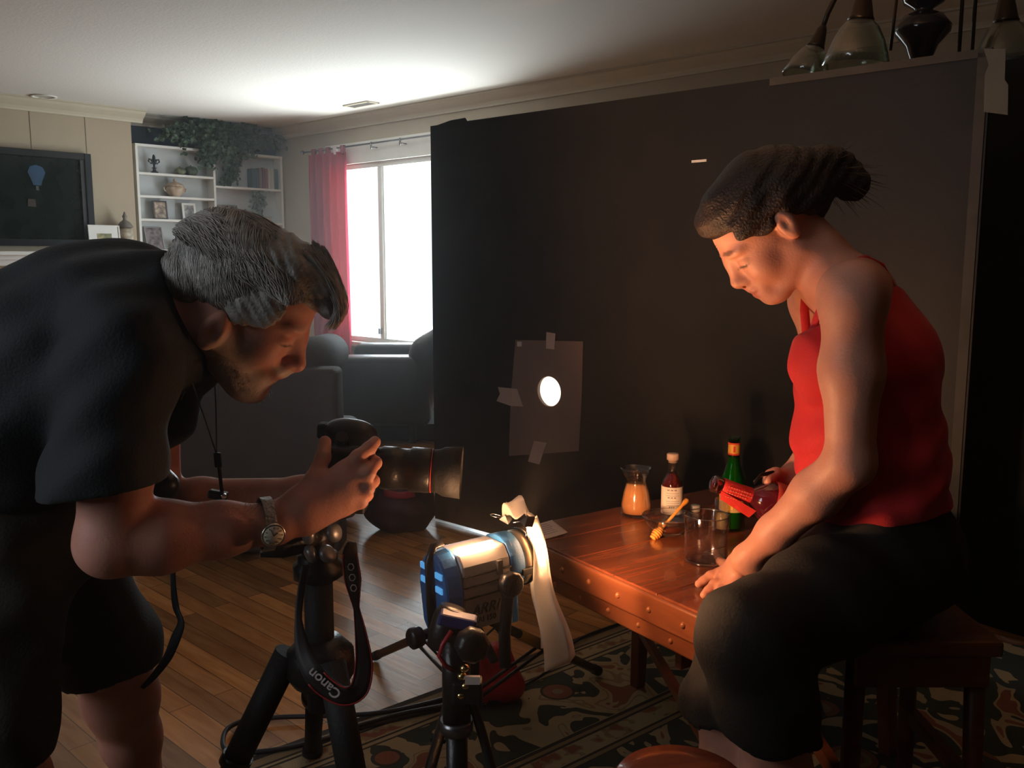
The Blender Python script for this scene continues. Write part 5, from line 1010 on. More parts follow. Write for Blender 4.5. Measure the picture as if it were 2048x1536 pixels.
# hair: cap and combed strands
def mhair(S, g=0):
    E = lambda c, r, k=.02: S.ell(HF.p(*c), a3(r) + g, HF.R, k)
    E((-.028, 0, .053), (.096, .086, .073)); E((.035, 0, .088), (.075, .078, .048), .03); E((-.075, 0, .005), (.050, .070, .060), .03)
    E((.095, .0, .088), (.036, .055, .026), .02); E((.118, -.012, .070), (.020, .036, .018), .015)
S = Solid(HF.p(0, 0, .04) - .19, HF.p(0, 0, .04) + .19, .003)
mhair(S)
for sd in (-1, 1):
    S.ell(HF.p(.020, sd * .072, .035), a3((.052, .012, .042)), HF.R, .015); S.ell(HF.p(.012, sd * .072, -.012), a3((.012, .008, .022)), HF.R, .01)
S.cone(HF.p(.13, -.09, -.02), HF.p(.09, .09, -.02), .058, .058, .012, 'cut'); S.cone(HF.p(.125, -.09, .022), HF.p(.125, .09, .022), .036, .036, .012, 'cut')
S.ell(HF.p(.0, -.085, -.036), a3((.022, .03, .034)), HF.R, .006, 'cut'); S.ell(HF.p(.0, .085, -.036), a3((.022, .03, .034)), HF.R, .006, 'cut')
S.cone(HF.p(.02, -.12, -.075), HF.p(.02, .12, -.075), .062, .062, .012, 'cut')
rl_ = HF.R.astype(np.float32); oo = HF.o
def hr(x, y, z):
    a = (x - oo[0]) * rl_[0][0] + (y - oo[1]) * rl_[0][1] + (z - oo[2]) * rl_[0][2]; u = (x - oo[0]) * rl_[2][0] + (y - oo[1]) * rl_[2][1] + (z - oo[2]) * rl_[2][2]; l = (x - oo[0]) * rl_[1][0] + (y - oo[1]) * rl_[1][1] + (z - oo[2]) * rl_[1][2]
    ph = u * 1.0 + a * .45; return   .0006 * np.sin(ph * 190 + 8 * np.sin(a * 30) + l * 40) + .0008 * np.sin(ph * 75 + 5 * np.sin(a * 22 + l * 12)) + .001 * np.sin(ph * 420 + a * 60)
S.ripple(hr)
def hairmat(name, c1, c2, rough=.5):
    return mat(name, c1, rough, col2=c2, vscale=45, bump=.3, bscale=220, sheen=.1)
HG = hairmat('grey_hair', (.17, .16, .145), (.32, .305, .28))
hair = S.build('hair', HG, man)
# loose strands over the cap (each follows the scalp ellipsoid towards the brow)
paths = []
for i in range(6000):
    th = RNG.uniform(-1.45, 1.45); ph = RNG.uniform(.1, 3.0); n_ = 9; ln = RNG.uniform(.3, .75); pts = []
    off = RNG.uniform(-.002, .0045); wv = RNG.uniform(0, 6.28)
    for j in range(n_):
        p2 = ph - ln * j / n_ - .0; t2 = th + .12 * math.sin(j * .9 + wv) * .3 + .30 * j / n_ * np.sign(th)
        if p2 < 0.15: break
        q = (-.020 + (.104 + off) * math.cos(p2) * math.cos(t2 * .35), (.088 + off) * math.sin(t2), .054 + (.075 + off) * math.sin(p2) * math.cos(t2))
        if q[2] < (-.035 if q[0] < -.03 else (-.005 if q[0] < .02 else .02)) or q[0] > .10 or abs(t2) > 1.62: break
        pts.append(HF.p(*q))
    if len(pts) > 3: paths.append(pts)
for i in range(7000):   # sides and back, combed down and forward
    sd = -1 if i % 3 else 1; x0_ = RNG.uniform(-.122, .055); z0_ = RNG.uniform(-.02, .125); an = RNG.uniform(-1.25, -.75) if x0_ < -.02 else RNG.uniform(-.95, -.45); L_ = RNG.uniform(.02, .05); off = RNG.uniform(.001, .0045); pts = []; wv = RNG.uniform(0, 6.28)
    for j in range(6):
        x_ = x0_ + math.cos(an) * L_ * j / 5; z_ = z0_ + math.sin(an) * L_ * j / 5 + .0012 * math.sin(j * 1.4 + wv); ca = 1 - ((x_ + .026) / .104) ** 2 - ((z_ - .051) / .086) ** 2; cb = 1 - ((x_ + .075) / .056) ** 2 - ((z_ - .005) / .066) ** 2
        y_ = max(.088 * math.sqrt(ca) if ca > 0 else 0, .072 * math.sqrt(cb) if cb > 0 else 0)
        if y_ < .008 or z_ < (-.046 if x_ < -.035 else (-.008 if x_ < .02 else -.008)): break
        pts.append(HF.p(x_, sd * (y_ + off), z_))
    if len(pts) > 2: paths.append(pts)
for i in range(500):   # forelock
    y = RNG.uniform(-.05, .045); a0_ = HF.p(.060 + RNG.uniform(-.02, .01), y, .142 - abs(y) * .4 + RNG.uniform(-.004, .004)); a1_ = HF.p(.110, y * .9 - .004, .118 - abs(y) * .3 + RNG.uniform(-.004, .006)); a2_ = HF.p(.138 + RNG.uniform(-.006, .008), y * .8 - .010, .085 + RNG.uniform(-.01, .008)); a3_ = HF.p(.132 + RNG.uniform(-.008, .008), y * .7 - .014, .058 + RNG.uniform(-.012, .012))
    paths.append([(1 - t) ** 3 * a0_ + 3 * t * (1 - t) ** 2 * a1_ + 3 * t * t * (1 - t) * a2_ + t ** 3 * a3_ for t in np.linspace(0, 1, 8)])
o = strands('hair_strands', mat('grey_strand', (.36, .345, .32), .4, var=.3, vscale=60), paths, .0007, man); HAIRS = [o]
bp2 = []
for i in range(1500):
    c = RNG.uniform(-1, 1, 3); q = a3((.055 + .050 * c[0], 0, 0)); yy = c[1] * .060; zz_ = -.108 + .035 * (1 - (c[0] * .5 + .5)) + RNG.uniform(0, .02) + .35 * abs(yy) * .5
    st_ = HF.p(q[0] * (1 - abs(c[1]) * .18), yy, zz_); dr = (HF.u * -1 + HF.f * .25 + RNG.normal(0, .35, 3)); dr /= np.linalg.norm(dr); L_ = RNG.uniform(.006, .013); bp2.append([st_ + dr * .004, st_ + dr * (L_ * .6), st_ + dr * L_])
for i in range(260):
    yy = RNG.uniform(-.024, .024); st_ = HF.p(.108 - abs(yy) * .35, yy, -.046 + RNG.uniform(-.003, .004)); dr = HF.u * -1 + HF.f * .2 + HF.l * yy * 14; dr /= np.linalg.norm(dr); bp2.append([st_, st_ + dr * .006, st_ + dr * RNG.uniform(.009, .015)])
HAIRS.append(strands('beard', mat('beard_hair', (.50, .46, .42), .5, var=.3, vscale=60), bp2, .0004, man))
# forearm hair (fuzz seen against the light)
fz = []
for i in range(700):
    t_ = RNG.uniform(.1, 1.0); c = a3(lerp(mel, mwr, t_)); r = .050 * (1 - t_) + .030 * t_; a = RNG.uniform(.5, 2.6); ax = a3(mwr) - a3(mel); ax /= np.linalg.norm(ax); u_ = a3((0, 0, 1)); u_ = u_ - ax * (u_ @ ax); u_ /= np.linalg.norm(u_); w_ = np.cross(ax, u_)
    n_ = math.sin(a) * u_ + math.cos(a) * w_; p0 = c + n_ * (r - .001); dr = n_ * .6 + ax * .6 + RNG.normal(0, .25, 3); fz.append([p0, p0 + dr * .005, p0 + dr * RNG.uniform(.008, .012)])
HAIRS.append(strands('arm_hair', mat('arm_hair_grey', (.55, .48, .42), .5, var=.2), fz, .00022, man))
# T-shirt
def folds(x, y, z): return .004 * np.sin(x * 38 + z * 30 + 1.5 * np.sin(y * 20)) * np.clip((z - .75) * 2 + .3, 0, 1) + .0025 * np.sin(z * 70 - x * 50 + y * 35)
TS = mat('black_tshirt', (.006, .010, .013), .8, bump=.2, bscale=260, var=.15, sheen=.06)
S = Solid(lo, V((P(430, 700, 1.4).x, hi.y, hi.z)), .005)
torso(S, .012, .06); S.chain([a3(P(300, 640, 1.43)), a3(P(352, 640, 1.41))], [.092, .084], .03, .008)
hang = [a3(P(395, 745, 1.44)), a3(P(345, 830, 1.46)), a3(P(250, 900, 1.48))]
S.chain([a3(P(330, 700, 1.43))] + hang, [.05, .022, .03, .06], .04); S.chain([a3(P(200, 800, 1.46)), a3(P(300, 800, 1.46))], [.10, .05], .05)
S.cone(P(262, 650, 1.36), P(340, 640, 1.37), .066, .062, .04)
S.cone(P(310, 650, 1.39), P(350, 652, 1.39), .085, .086, .03); S.cone(P(300, 655, 1.34), P(345, 655, 1.35), .055, .05, .03)
S2n = [a3(P(262, 660, 1.36)), a3(msh), a3(P(210, 960, 1.255)), a3(P(205, 1000, 1.255))]
S.chain(S2n, [.066, .068, .077, .079], .04)
S.chain([a3(P(285, 660, 1.52)), a3(fsh), a3(P(318, 860, 1.645))], [.062, .06, .058], .04)
S.ripple(folds)
S.clip(a3(P(356, 640, 1.31)), a3((.94, 0, .35)))   # collar
d_ = a3(P(205, 1000, 1.255)) - a3(msh); hem = a3(P(208, 972, 1.26)); 
sl_box = lambda: None
# sleeve hem: keep everything above the hem plane near the sleeve
ax_ = [(S.lo[i] + S.h * np.arange(S.n[i])).astype(np.float32) for i in range(3)]
nn_ = a3((.12, 0, -1)); nn_ /= np.linalg.norm(nn_); X_, Yq, Z_ = ax_[0][:, None, None], ax_[1][None, :, None], ax_[2][None, None, :]
pl = (X_ - hem[0]) * nn_[0] + (Yq - hem[1]) * nn_[1] + (Z_ - hem[2]) * nn_[2]; near = (Yq < 1.345) & (X_ > P(110, 960, 1.25).x - .02)
S.D = np.where(near, np.maximum(S.D, pl), S.D)
fh = a3(P(318, 850, 1.65)); pl = (X_ - fh[0]) * .1 - (Z_ - fh[2]); far = (Yq > 1.57) & (X_ > fh[0] - .07)
S.D = np.where(far & (Z_ < fh[2] + .05), np.maximum(S.D, pl), S.D)
S.clip(a3(P(60, 1120, 1.45)), a3((.25, 0, -1)))
S.build('tshirt', TS, man)
col = [HF.p(-.085 - .012 * math.cos(t_) * 1, .071 * math.sin(t_), -.045 + .074 * math.cos(t_)) for t_ in np.linspace(0, 2 * math.pi, 40)[:-1]]
# shorts
SHm = mat('dark_olive_shorts', (.022, .020, .012), .85, bump=.2, bscale=220, var=.15)
S = Solid(lo, V((P(330, 1200, 1.5).x, hi.y, 1.0)), .005)
for dy in (-.075, .075): S.chain([a3(P(-80, 960, 1.50 + dy)), a3(P(20, 1060, 1.50 + dy))], [.145, .140], .05)
S.chain([a3(hpn), a3(knn), a3(P(0, 1560, 1.31))], [.125, .075, .074], .04); S.chain([a3(hpf), a3(knf), a3(knf + V((-.01, .02, -.10)))], [.125, .083, .086], .04)
S.ripple(lambda x, y, z: .004 * np.sin(x * 50 + z * 22 + y * 30) + .003 * np.sin(z * 60 - y * 40))
ax_ = [(S.lo[i] + S.h * np.arange(S.n[i])).astype(np.float32) for i in range(3)]; X_, Yq, Z_ = ax_[0][:, None, None], ax_[1][None, :, None], ax_[2][None, None, :]
h1 = a3(P(200, 1342, 1.53)); h2 = a3(P(40, 1512, 1.3)); S.D = np.where((Yq > 1.42), np.maximum(S.D, -(Z_ - h1[2]) + (X_ - h1[0]) * .2), np.maximum(S.D, -(Z_ - h2[2]) + (X_ - h2[0]) * .1))
S.build('shorts', SHm, man)
# shoes
for ak in (akn, akf):
    S = Solid(V((ak.x - .12, ak.y - .09, -.005)), V((ak.x + .26, ak.y + .09, .13)), .005); S.chain([a3((ak.x - .03, ak.y, .05)), a3((ak.x + .08, ak.y, .048)), a3((ak.x + .19, ak.y - .02, .035))], [.05, .05, .042], .03); S.clip((0, 0, .003), (0, 0, -1)); S.clip((0, 0, .095), (0, 0, 1)); S.build('shoe', M['black_matt'], man)
# wristwatch (worn)
wd_ = (a3(mwr) - a3(mel)); wd_ /= np.linalg.norm(wd_); wc = a3(P(532, 1048, 1.362)); WR = .0375
u_ = a3((0, 0, 1)); u_ -= wd_ * (u_ @ wd_); u_ /= np.linalg.norm(u_); w_ = np.cross(wd_, u_); w_ = w_ if w_[1] < 0 else -w_
m = MB()
vs = []; n = 40
for k in range(n):
    a = 2 * math.pi * k / n; dr = math.cos(a) * u_ + math.sin(a) * w_
    for s_, r in ((-.0085, WR), (-.0085, WR + .003), (.0085, WR + .003), (.0085, WR)): vs.append(wc + wd_ * s_ + dr * r * (1 + .04 * math.cos(2 * a)))
m.add(vs, [(4 * k + i, 4 * k + (i + 1) % 4, 4 * ((k + 1) % n) + (i + 1) % 4, 4 * ((k + 1) % n) + i) for k in range(n) for i in range(4)], False)
BR_ = mat('steel_bracelet', (.30, .29, .28), .35, .85, bump=.5, bscale=160, var=.15); bo = m.build('wristwatch', BR_, man)
fn_ = w_ * .99 - u_ * .10; fc = wc + fn_ * (WR + .004)
MB().lathe(fc, [(0, 0), (.0165, 0), (.0185, .002), (.0185, .007), (.0165, .009), (.0155, .0085), (0, .0085)], axis=fn_, n=32).build('watch_case', mat('steel_case', (.6, .55, .5), .25, .9, var=.05), bo)
MB().lathe(fc + fn_ * .0088, [(0, .0004), (.0152, .0002), (.0152, 0), (0, 0)], axis=fn_, n=32).build('watch_dial', mat('cream_dial', (.62, .58, .46), .5, var=.03), bo)
du = wd_ - fn_ * (wd_ @ fn_); du /= np.linalg.norm(du); dv_ = np.cross(fn_, du); m = MB(); fc2 = V(fc + fn_ * .0095)
for k in range(12): a = k * math.pi / 6; q = V(du * math.cos(a) + dv_ * math.sin(a)); m.box(fc2 + q * .0125, q, q.cross(V(fn_)), V(fn_), .0030, .0010, .0004)
m.build('dial_marks', ink, bo); m = MB()
for a, L_, w2 in ((2.0, .010, .0009), (.6, .0075, .0013)): q = V(du * math.cos(a) + dv_ * math.sin(a)); m.box(fc2 + q * L_ / 2, q, q.cross(V(fn_)), V(fn_), L_, w2, .0005)
m.build('watch_hands', ink, bo)
# lanyard cords round the neck, straps hanging (separate things he wears / holds)
LY = mat('lanyard_cord', (.20, .19, .18), .6, var=.1); t = thing('lanyard', 'thin cord lanyard hanging from the man\'s neck with a small black clip', 'lanyard', P(435, 900, 1.40))
MB().ring([P(352, 640, 1.33), P(366, 700, 1.335), P(386, 770, 1.36), P(412, 845, 1.385), P(432, 905, 1.40)], .0011, 6).build('cord', LY, t); MB().ring([P(415, 715, 1.47), P(429, 745, 1.45), P(432, 820, 1.42), P(433, 905, 1.40)], .0011, 6).build('cord', LY, t)
MB().ring([P(400, 730, 1.40), P(378, 760, 1.37), P(362, 800, 1.35)], .0009, 6).build('cord', LY, t)
MB().box(P(436, 920, 1.40), (1, 0, 0), (0, 1, 0), (-.05, 0, 1), .011, .008, .024).build('clip', M['black'], t, .002); MB().ring([P(438, 932, 1.40), P(441, 960, 1.40), P(444, 985, 1.40)], .003, 8).build('cord', M['black'], t)
MB().box(P(436, 990, 1.40), (1, 0, -.2), (0, 1, 0), (.2, 0, 1), .030, .016, .014).build('device', M['black'], t, .004); MB().lathe(P(447, 992, 1.393), [(0, 0), (.005, 0), (.005, .003), (0, .003)], axis=(0, -1, 0)).build('chrome_button', M['chrome'], t)
t = thing('hanging_camera', 'small dark camera hanging behind the man\'s forearm by a black strap', 'camera', P(318, 985, 1.52))
S = Solid(P(318, 965, 1.50) - V((.06, .05, .06)), P(318, 965, 1.50) + V((.06, .05, .06)), .003); S.cone(P(306, 955, 1.5), P(322, 975, 1.5), .026, .030, .02); S.cone(P(306, 950, 1.5), P(338, 964, 1.49), .018, .010, .02); S.build('camera_body', M['black'], t)
ribbon('strap', [P(318, 985, 1.52), P(335, 1060, 1.50), P(345, 1130, 1.48), P(347, 1175, 1.47), P(352, 1215, 1.47), P(362, 1245, 1.46), P(352, 1275, 1.46), P(335, 1315, 1.46), P(308, 1352, 1.46), P(284, 1376, 1.46)], [.008, .008, .008, .009, .013, .014, .017, .015, .012, .007], SB, t, wfun=lambda u: .5 * math.sin(u * 9))
# ---------------------------------------------------------------- the woman
SKW = skin('woman_skin', (.56, .25, .17), (.62, .30, .21), lip=(.42, .13, .11), rough=.5)
WY = 1.64; fw_ = math.radians(-40)
WO = a3(P(1550, 462, WY)); WF = Frame(WO, (-math.cos(fw_), 0.0, math.sin(fw_)), (math.sin(fw_), 0, math.cos(fw_)), .96)
wsh = P(1706, 590, 1.44); wel = P(1700, 925, 1.44); wwr = P(1493, 1118, 1.60)
fsh = P(1632, 600, 1.76); fel = P(1672, 850, 1.86); fwr = P(1580, 958, 1.83)
ph_ = P(1778, 1100, 1.64); kn = P(1497, 1272, 1.36); kf = P(1500, 1290, 1.50)
woman = thing('person', 'dark-haired woman in red tank top and dark trousers leaning over the table', 'person', V((ph_.x, ph_.y, 0)))
lo = V((P(1385, 1200, 1.5).x - .03, 1.24, -.01)); hi = V((.98, 2.0, 1.42))
def wtorso(S, g=0, k=.05, up=True):
    for dy in (-.055, .055): S.chain([a3(P(1775, 1080, 1.63 + dy)), a3(P(1768, 920, 1.61 + dy)), a3(P(1752, 740, 1.60 + dy))], [.095, .086, .094], k, g=g)
    if up: S.chain([a3(P(1752, 700, 1.60)), a3(P(1715, 600, 1.61))], [.088, .068], k, g=g)
    for Y_ in (1.535, 1.665): S.ell(a3(P(1652, 722, Y_)), (.056, .055, .062), None, .03, g=g)
S = Solid(lo, hi, VOX)
wtorso(S); S.chain([a3(P(1700, 585, 1.60)), a3(P(1640, 520, 1.62)), WF.p(-.03, 0, -.03)], [.055, .047, .050], .03)
S.chain([a3(P(1712, 575, 1.56)), a3(wsh), a3(lerp(wsh, wel, .45)), a3(wel)], [.05, .049, .045, .037], .03)
S.chain([a3(wel), a3(lerp(wel, wwr, .3)), a3(lerp(wel, wwr, .7)), a3(wwr)], [.039, .040, .030, .0235], .02)
S.chain([a3(P(1690, 590, 1.66)), a3(fsh), a3(fel)], [.05, .046, .036], .03); S.chain([a3(fel), a3(lerp(fel, fwr, .3)), a3(fwr)], [.037, .037, .0235], .02)
# far clavicle / front of the shoulder
S.cone(P(1665, 560, 1.58), P(1625, 580, 1.70), .030, .035, .03)
# near hand flat on the table
tzz = TZ + .011
def TH(px, py, z=None): return a3(PZ(px, py, tzz if z is None else z))
pm = TH(1470, 1140, TZ + .030); S.cone(a3(wwr), pm, .0235, .022, .02)
mc = [TH(1440, 1150, TZ + .022), TH(1445, 1163, TZ + .022), TH(1452, 1177, TZ + .022), TH(1462, 1190, TZ + .020)]
for c in mc: S.cone(a3(lerp(wwr, pm, .5)), c, .018, .0125, .015)
tips = [(TH(1397, 1168)), (TH(1408, 1190)), (TH(1424, 1205)), (TH(1446, 1216))]
for c, tp_ in zip(mc, tips): finger(S, [c, a3(lerp(c, tp_, .45)) + a3((0, 0, .006)), a3(lerp(c, tp_, .75)) + a3((0, 0, .002)), tp_], .0105, .0078)
finger(S, [pm + a3((0, .012, -.004)), TH(1452, 1130, TZ + .014), TH(1440, 1122)], .0115, .009)
# far hand gripping the bottle
S.cone(a3(fwr), Hd(1566, 968, 1.825), .0235, .024, .02)
for i, (x0, y0, x1, y1) in enumerate(((1556, 950, 1530, 958), (1552, 962, 1528, 974), (1556, 978, 1534, 1000), (1562, 992, 1544, 1016))): finger(S, [Hd(x0 + 8, y0, 1.82), Hd((x0 + x1) / 2 - 4, (y0 + y1) / 2 - 4, 1.80), Hd(x1 + 6, y1 + 4, 1.775)], .0105, .0085)
finger(S, [Hd(1568, 955, 1.82), Hd(1553, 946, 1.80), Hd(1540, 958, 1.782)], .012, .0095)
# legs
S.chain([a3(ph_) + a3((0, -.06, 0)), a3(kn)], [.09, .065], .04); kna = V((kn.x + .04, kn.y + .03, .09)); S.chain([a3(kn), a3(P(1548, 1430, 1.375)), a3(P(1556, 1560, 1.385)), a3((P(1556, 1560, 1.385).x + .01, 1.40, .09))], [.062, .058, .052, .035], .03)
S.chain([a3(ph_) + a3((0, .06, 0)), a3(kf)], [.09, .065], .04); S.chain([a3(kf), a3(P(1466, 1420, 1.47)), a3(P(1452, 1560, 1.46)), a3((P(1452, 1560, 1.46).x, 1.46, .09))], [.060, .055, .048, .035], .03)
for fx, fy in ((P(1556, 1560, 1.385).x + .01, 1.40), (P(1452, 1560, 1.46).x, 1.46)): S.chain([a3((fx, fy, .09)), a3((fx, fy, .05)), a3((fx - .15, fy, .034))], [.036, .036, .026], .02)
head(S, WF, ear=(-.004, .010), fem=True)
lipf2 = blob(WF, (.102, 0, -.066), (.012, .020, .010), .4); br2 = [blob(WF, (.100, sd * .032, .028), (.010, .020, .0035), .5) for sd in (-1, 1)]; sl2 = [blob(WF, (.093, sd * .033, -.009), (.012, .016, .0022), .5) for sd in (-1, 1)]
S.build('body', SKW, woman, {'lips': lambda v: lipf2(v) * .8, 'dark': lambda v: np.maximum(.7 * np.maximum(br2[0](v), br2[1](v)), np.maximum(sl2[0](v), sl2[1](v)))})
# hair
HB = mat('dark_brown_hair', (.012, .007, .005), .5, col2=(.030, .016, .011), vscale=45, bump=.5, bscale=220)
S = Solid(WF.p(-.03, 0, .03) - .22, WF.p(-.03, 0, .03) + .22, .003); E = lambda c, r, k=.02, op='add': S.ell(WF.p(*c), a3(r), WF.R, k, op)
E((-.026, 0, .055), (.100, .084, .090)); E((.040, 0, .088), (.066, .066, .046), .03); E((-.080, 0, .03), (.045, .066, .06), .03); E((-.135, 0, .03), (.045, .042, .042), .03); E((-.16, 0, -.01), (.035, .03, .045), .02)
for sd in (-1, 1): E((.025, sd * .070, .045), (.050, .013, .035), .015)
S.cone(WF.p(.135, -.09, -.01), WF.p(.135, .09, -.01), .060, .060, .012, 'cut'); S.cone(WF.p(.075, -.12, -.035), WF.p(.075, .12, -.035), .062, .062, .012, 'cut'); S.cone(WF.p(.0, -.12, -.055), WF.p(.0, .12, -.055), .068, .068, .012, 'cut')
E((-.002, -.085, .006), (.020, .03, .030), .006, 'cut'); E((-.002, .085, .006), (.020, .03, .030), .006, 'cut')
R2 = WF.R.astype(np.float32); o2 = WF.o
def hr2(x, y, z):
    a = (x - o2[0]) * R2[0][0] + (y - o2[1]) * R2[0][1] + (z - o2[2]) * R2[0][2]; u = (x - o2[0]) * R2[2][0] + (y - o2[1]) * R2[2][1] + (z - o2[2]) * R2[2][2]; l = (x - o2[0]) * R2[1][0] + (y - o2[1]) * R2[1][1] + (z - o2[2]) * R2[1][2]
    return .0012 * np.sin(u * 260 + a * 40 + l * 60) + .002 * np.sin(u * 90 + 4 * np.sin(a * 20) + l * 30)
S.ripple(hr2); S.build('hair', HB, woman)
paths = []
for i in range(420):
    y = RNG.uniform(-.075, .075); z = RNG.uniform(.03, .12); x0_ = .085 - .5 * abs(y); q0_ = WF.p(.092 - abs(y) * .55 + RNG.uniform(-.006, .012), y, .062 + .02 * RNG.uniform(-1, 1) + .0 * z); q1_ = WF.p(.02, y * 1.25, .115 + RNG.uniform(-.01, .02)); q2_ = WF.p(-.09, y * .9, .07 + RNG.uniform(-.03, .03)); q3_ = WF.p(-.14, y * .3, .03)
    paths.append([(1 - t) ** 3 * q0_ + 3 * t * (1 - t) ** 2 * q1_ + 3 * t * t * (1 - t) * q2_ + t ** 3 * q3_ for t in np.linspace(0, 1, 9)])
for i in range(90):
    q0_ = WF.p(-.12, RNG.uniform(-.03, .03), .03); d_ = -WF.f * RNG.uniform(.02, .10) + WF.u * RNG.uniform(-.10, .03) + WF.l * RNG.uniform(-.06, .04); paths.append([q0_ + d_ * t + a3((0, 0, -.02)) * t * t for t in np.linspace(0, 1, 6)])
HAIRS.append(strands('hair_strands', mat('brown_strand', (.06, .035, .022), .4, var=.3), paths, .0005, woman))
# red tank top
RT = mat('red_jersey', (.58, .018, .022), .75, bump=.15, bscale=350, var=.06, sheen=.1)
S = Solid(V((lo.x, 1.30, .45)), V((hi.x, 1.95, 1.3)), .004); wtorso(S, .007, .05, True)
S.chain([a3(P(1658, 760, 1.60)), a3(P(1690, 850, 1.61)), a3(P(1655, 950, 1.68))], [.055, .045, .048], .05); S.chain([a3(P(1700, 880, 1.60)), a3(P(1740, 980, 1.58))], [.10, .10], .05)
S.ripple(lambda x, y, z: .004 * np.sin(z * 75 - x * 40 + 1.2 * np.sin(x * 30)) * np.clip((1.0 - z) * 4, 0, 1) + .0015 * np.sin(x * 90 + z * 60))
ax_ = [(S.lo[i] + S.h * np.arange(S.n[i])).astype(np.float32) for i in range(3)]; X_, Yq, Z_ = ax_[0][:, None, None], ax_[1][None, :, None], ax_[2][None, None, :]
# neckline and arm holes: cut away above a plane through the chest, then straps as ribbons
n1_ = a3(P(1616, 655, 1.6)); n2_ = a3(P(1800, 560, 1.6)); dx = n2_ - n1_; nrm_ = a3((-dx[2], 0, dx[0])); nrm_ /= np.linalg.norm(nrm_); nrm_ = nrm_ if nrm_[2] > 0 else -nrm_
dip = .035 * np.exp(-((Yq - 1.60) / .035) ** 2)
S.D = np.maximum(S.D, (X_ - n1_[0]) * nrm_[0] + (Z_ - n1_[2]) * nrm_[2] + dip - .012)
S.clip(a3(P(1740, 1010, 1.6)), a3((.15, 0, -1)))
tt_ = S.build('tank_top', RT, woman)
def strap(pts, w_=.011): ribbon('strap', pts, w_, RT, woman, .004, 5, wfun=lambda u: .9)
MB().ring([P(1618, 680, 1.545), P(1632, 640, 1.528), P(1652, 590, 1.52), P(1675, 550, 1.525), P(1700, 522, 1.545), P(1730, 514, 1.56), P(1762, 530, 1.56), P(1785, 575, 1.56)], .0085, 10, flat=.5).build('shoulder_strap', RT, woman)
MB().ring([P(1613, 670, 1.66), P(1609, 620, 1.665), P(1613, 570, 1.67), P(1622, 540, 1.68), P(1650, 520, 1.70)], .0085, 10, flat=.5).build('shoulder_strap', RT, woman)
# trousers
PT = mat('dark_trousers', (.0055, .005, .004), .85, bump=.2, bscale=200, var=.15)
S = Solid(V((lo.x - .02, lo.y, .15)), V((hi.x, 1.9, .85)), .005)
for dy in (-.055, .055): S.chain([a3(P(1775, 1075, 1.63 + dy)), a3(P(1760, 1000, 1.62 + dy))], [.106, .098], .05)
S.chain([a3(ph_) + a3((0, -.06, 0)), a3(lerp(a3(ph_) + a3((0, -.06, 0)), a3(kn), .55)), a3(kn)], [.107, .092, .078], .04); S.chain([a3(kn), a3(P(1530, 1390, 1.37)), a3(P(1545, 1500, 1.38))], [.078, .078, .076], .03)
S.chain([a3(ph_) + a3((0, .06, 0)), a3(kf)], [.107, .076], .04); S.chain([a3(kf), a3(P(1460, 1400, 1.47)), a3(P(1452, 1480, 1.46))], [.074, .074, .078], .03)
S.cone(P(1440, 1360, 1.46), P(1392, 1400, 1.45), .05, .022, .03); S.cone(P(1400, 1400, 1.44), P(1450, 1490, 1.42), .022, .03, .03)
for py_, r_ in ((1402, .086), (1436, .084), (1470, .083)): S.cone(P(1420, py_ - 4, 1.41), P(1560, py_ + 8, 1.365), .024, .026, .02)
S.ripple(lambda x, y, z: .003 * np.sin(z * 120 + x * 30) * np.clip((.46 - z) * 8, 0, 1) + .002 * np.sin(x * 60 + y * 40 + z * 40))
ax_ = [(S.lo[i] + S.h * np.arange(S.n[i])).astype(np.float32) for i in range(3)]; X_, Yq, Z_ = ax_[0][:, None, None], ax_[1][None, :, None], ax_[2][None, None, :]
h3 = a3(P(1545, 1497, 1.375)); S.D = np.maximum(S.D, -(Z_ - h3[2] - .022) + .006 * np.sin(X_ * 60))
S.build('trousers', PT, woman)
# ring on the resting hand
rc = a3(lerp(mc[1], tips[1], .12)); MB().ring([V(rc) + V((.0025 * math.cos(a), .0112 * math.cos(a), .0112 * math.sin(a))) for a in np.linspace(0, 2 * math.pi, 20)[:-1]], .0012, 8, closed=True).build('finger_ring', mat('gold_ring', (.8, .6, .25), .25, 1, var=.05), woman)
rg = a3(PZ(1463, 1153, TZ + .043)); m = MB()
for k in range(4): m.sphere((rg[0] + .004 * (k - 1.5), rg[1] + .002 * (k % 2), rg[2] - .004 + .001 * (k % 2)), .0032, n=10)
m.build('ring_stones', mat('ring_stone', (.9, .85, .7), .15, .6, var=.1), woman)
# ---------------- bottle held over the glass: neck to the left, round dark body
bm = P(1424, 966, 1.77); bb_ = P(1545, 1006, 1.77); ba = (bm - bb_).normalized(); bs = bb_ - ba * .03; LN = (bm - bs).length
t = thing('held_bottle', 'round dark red bottle with red neck label held sideways in the woman\'s hand', 'bottle', bs)
MB().lathe(bs, [(0, -.005), (.02, -.004), (.037, .008), (.043, .026), (.0405, .046), (.028, .064), (.016, .078), (.0125, .095), (.0120, LN - .02), (.0145, LN - .018), (.0150, LN - .004), (.0125, LN), (0, LN)], axis=ba, n=40).build('glass_body', mat('dark_wine_glass', (.075, .006, .012), .08, var=.1, spec=.8, coat=.6), t)
MB().lathe(bs, [(.0150, LN - .019), (.0175, LN - .018), (.0178, LN - .002), (.0150, LN + .001), (.012, LN)], axis=ba).build('clear_lip', glass('lip_glass', (.8, .75, .7), .3), t)
rlab = mat('red_paper_band', (.62, .035, .030), .5, var=.1, bump=.3)
MB().lathe(bs, [(.0165, .072), (.0168, .080), (.0160, .10), (.0172, LN - .022), (.0160, LN - .020)], axis=ba).build('neck_label', rlab, t)
side = V((0, -1, 0)); dn = ba.cross(side).normalized(); dn = dn if dn.z < 0 else -dn
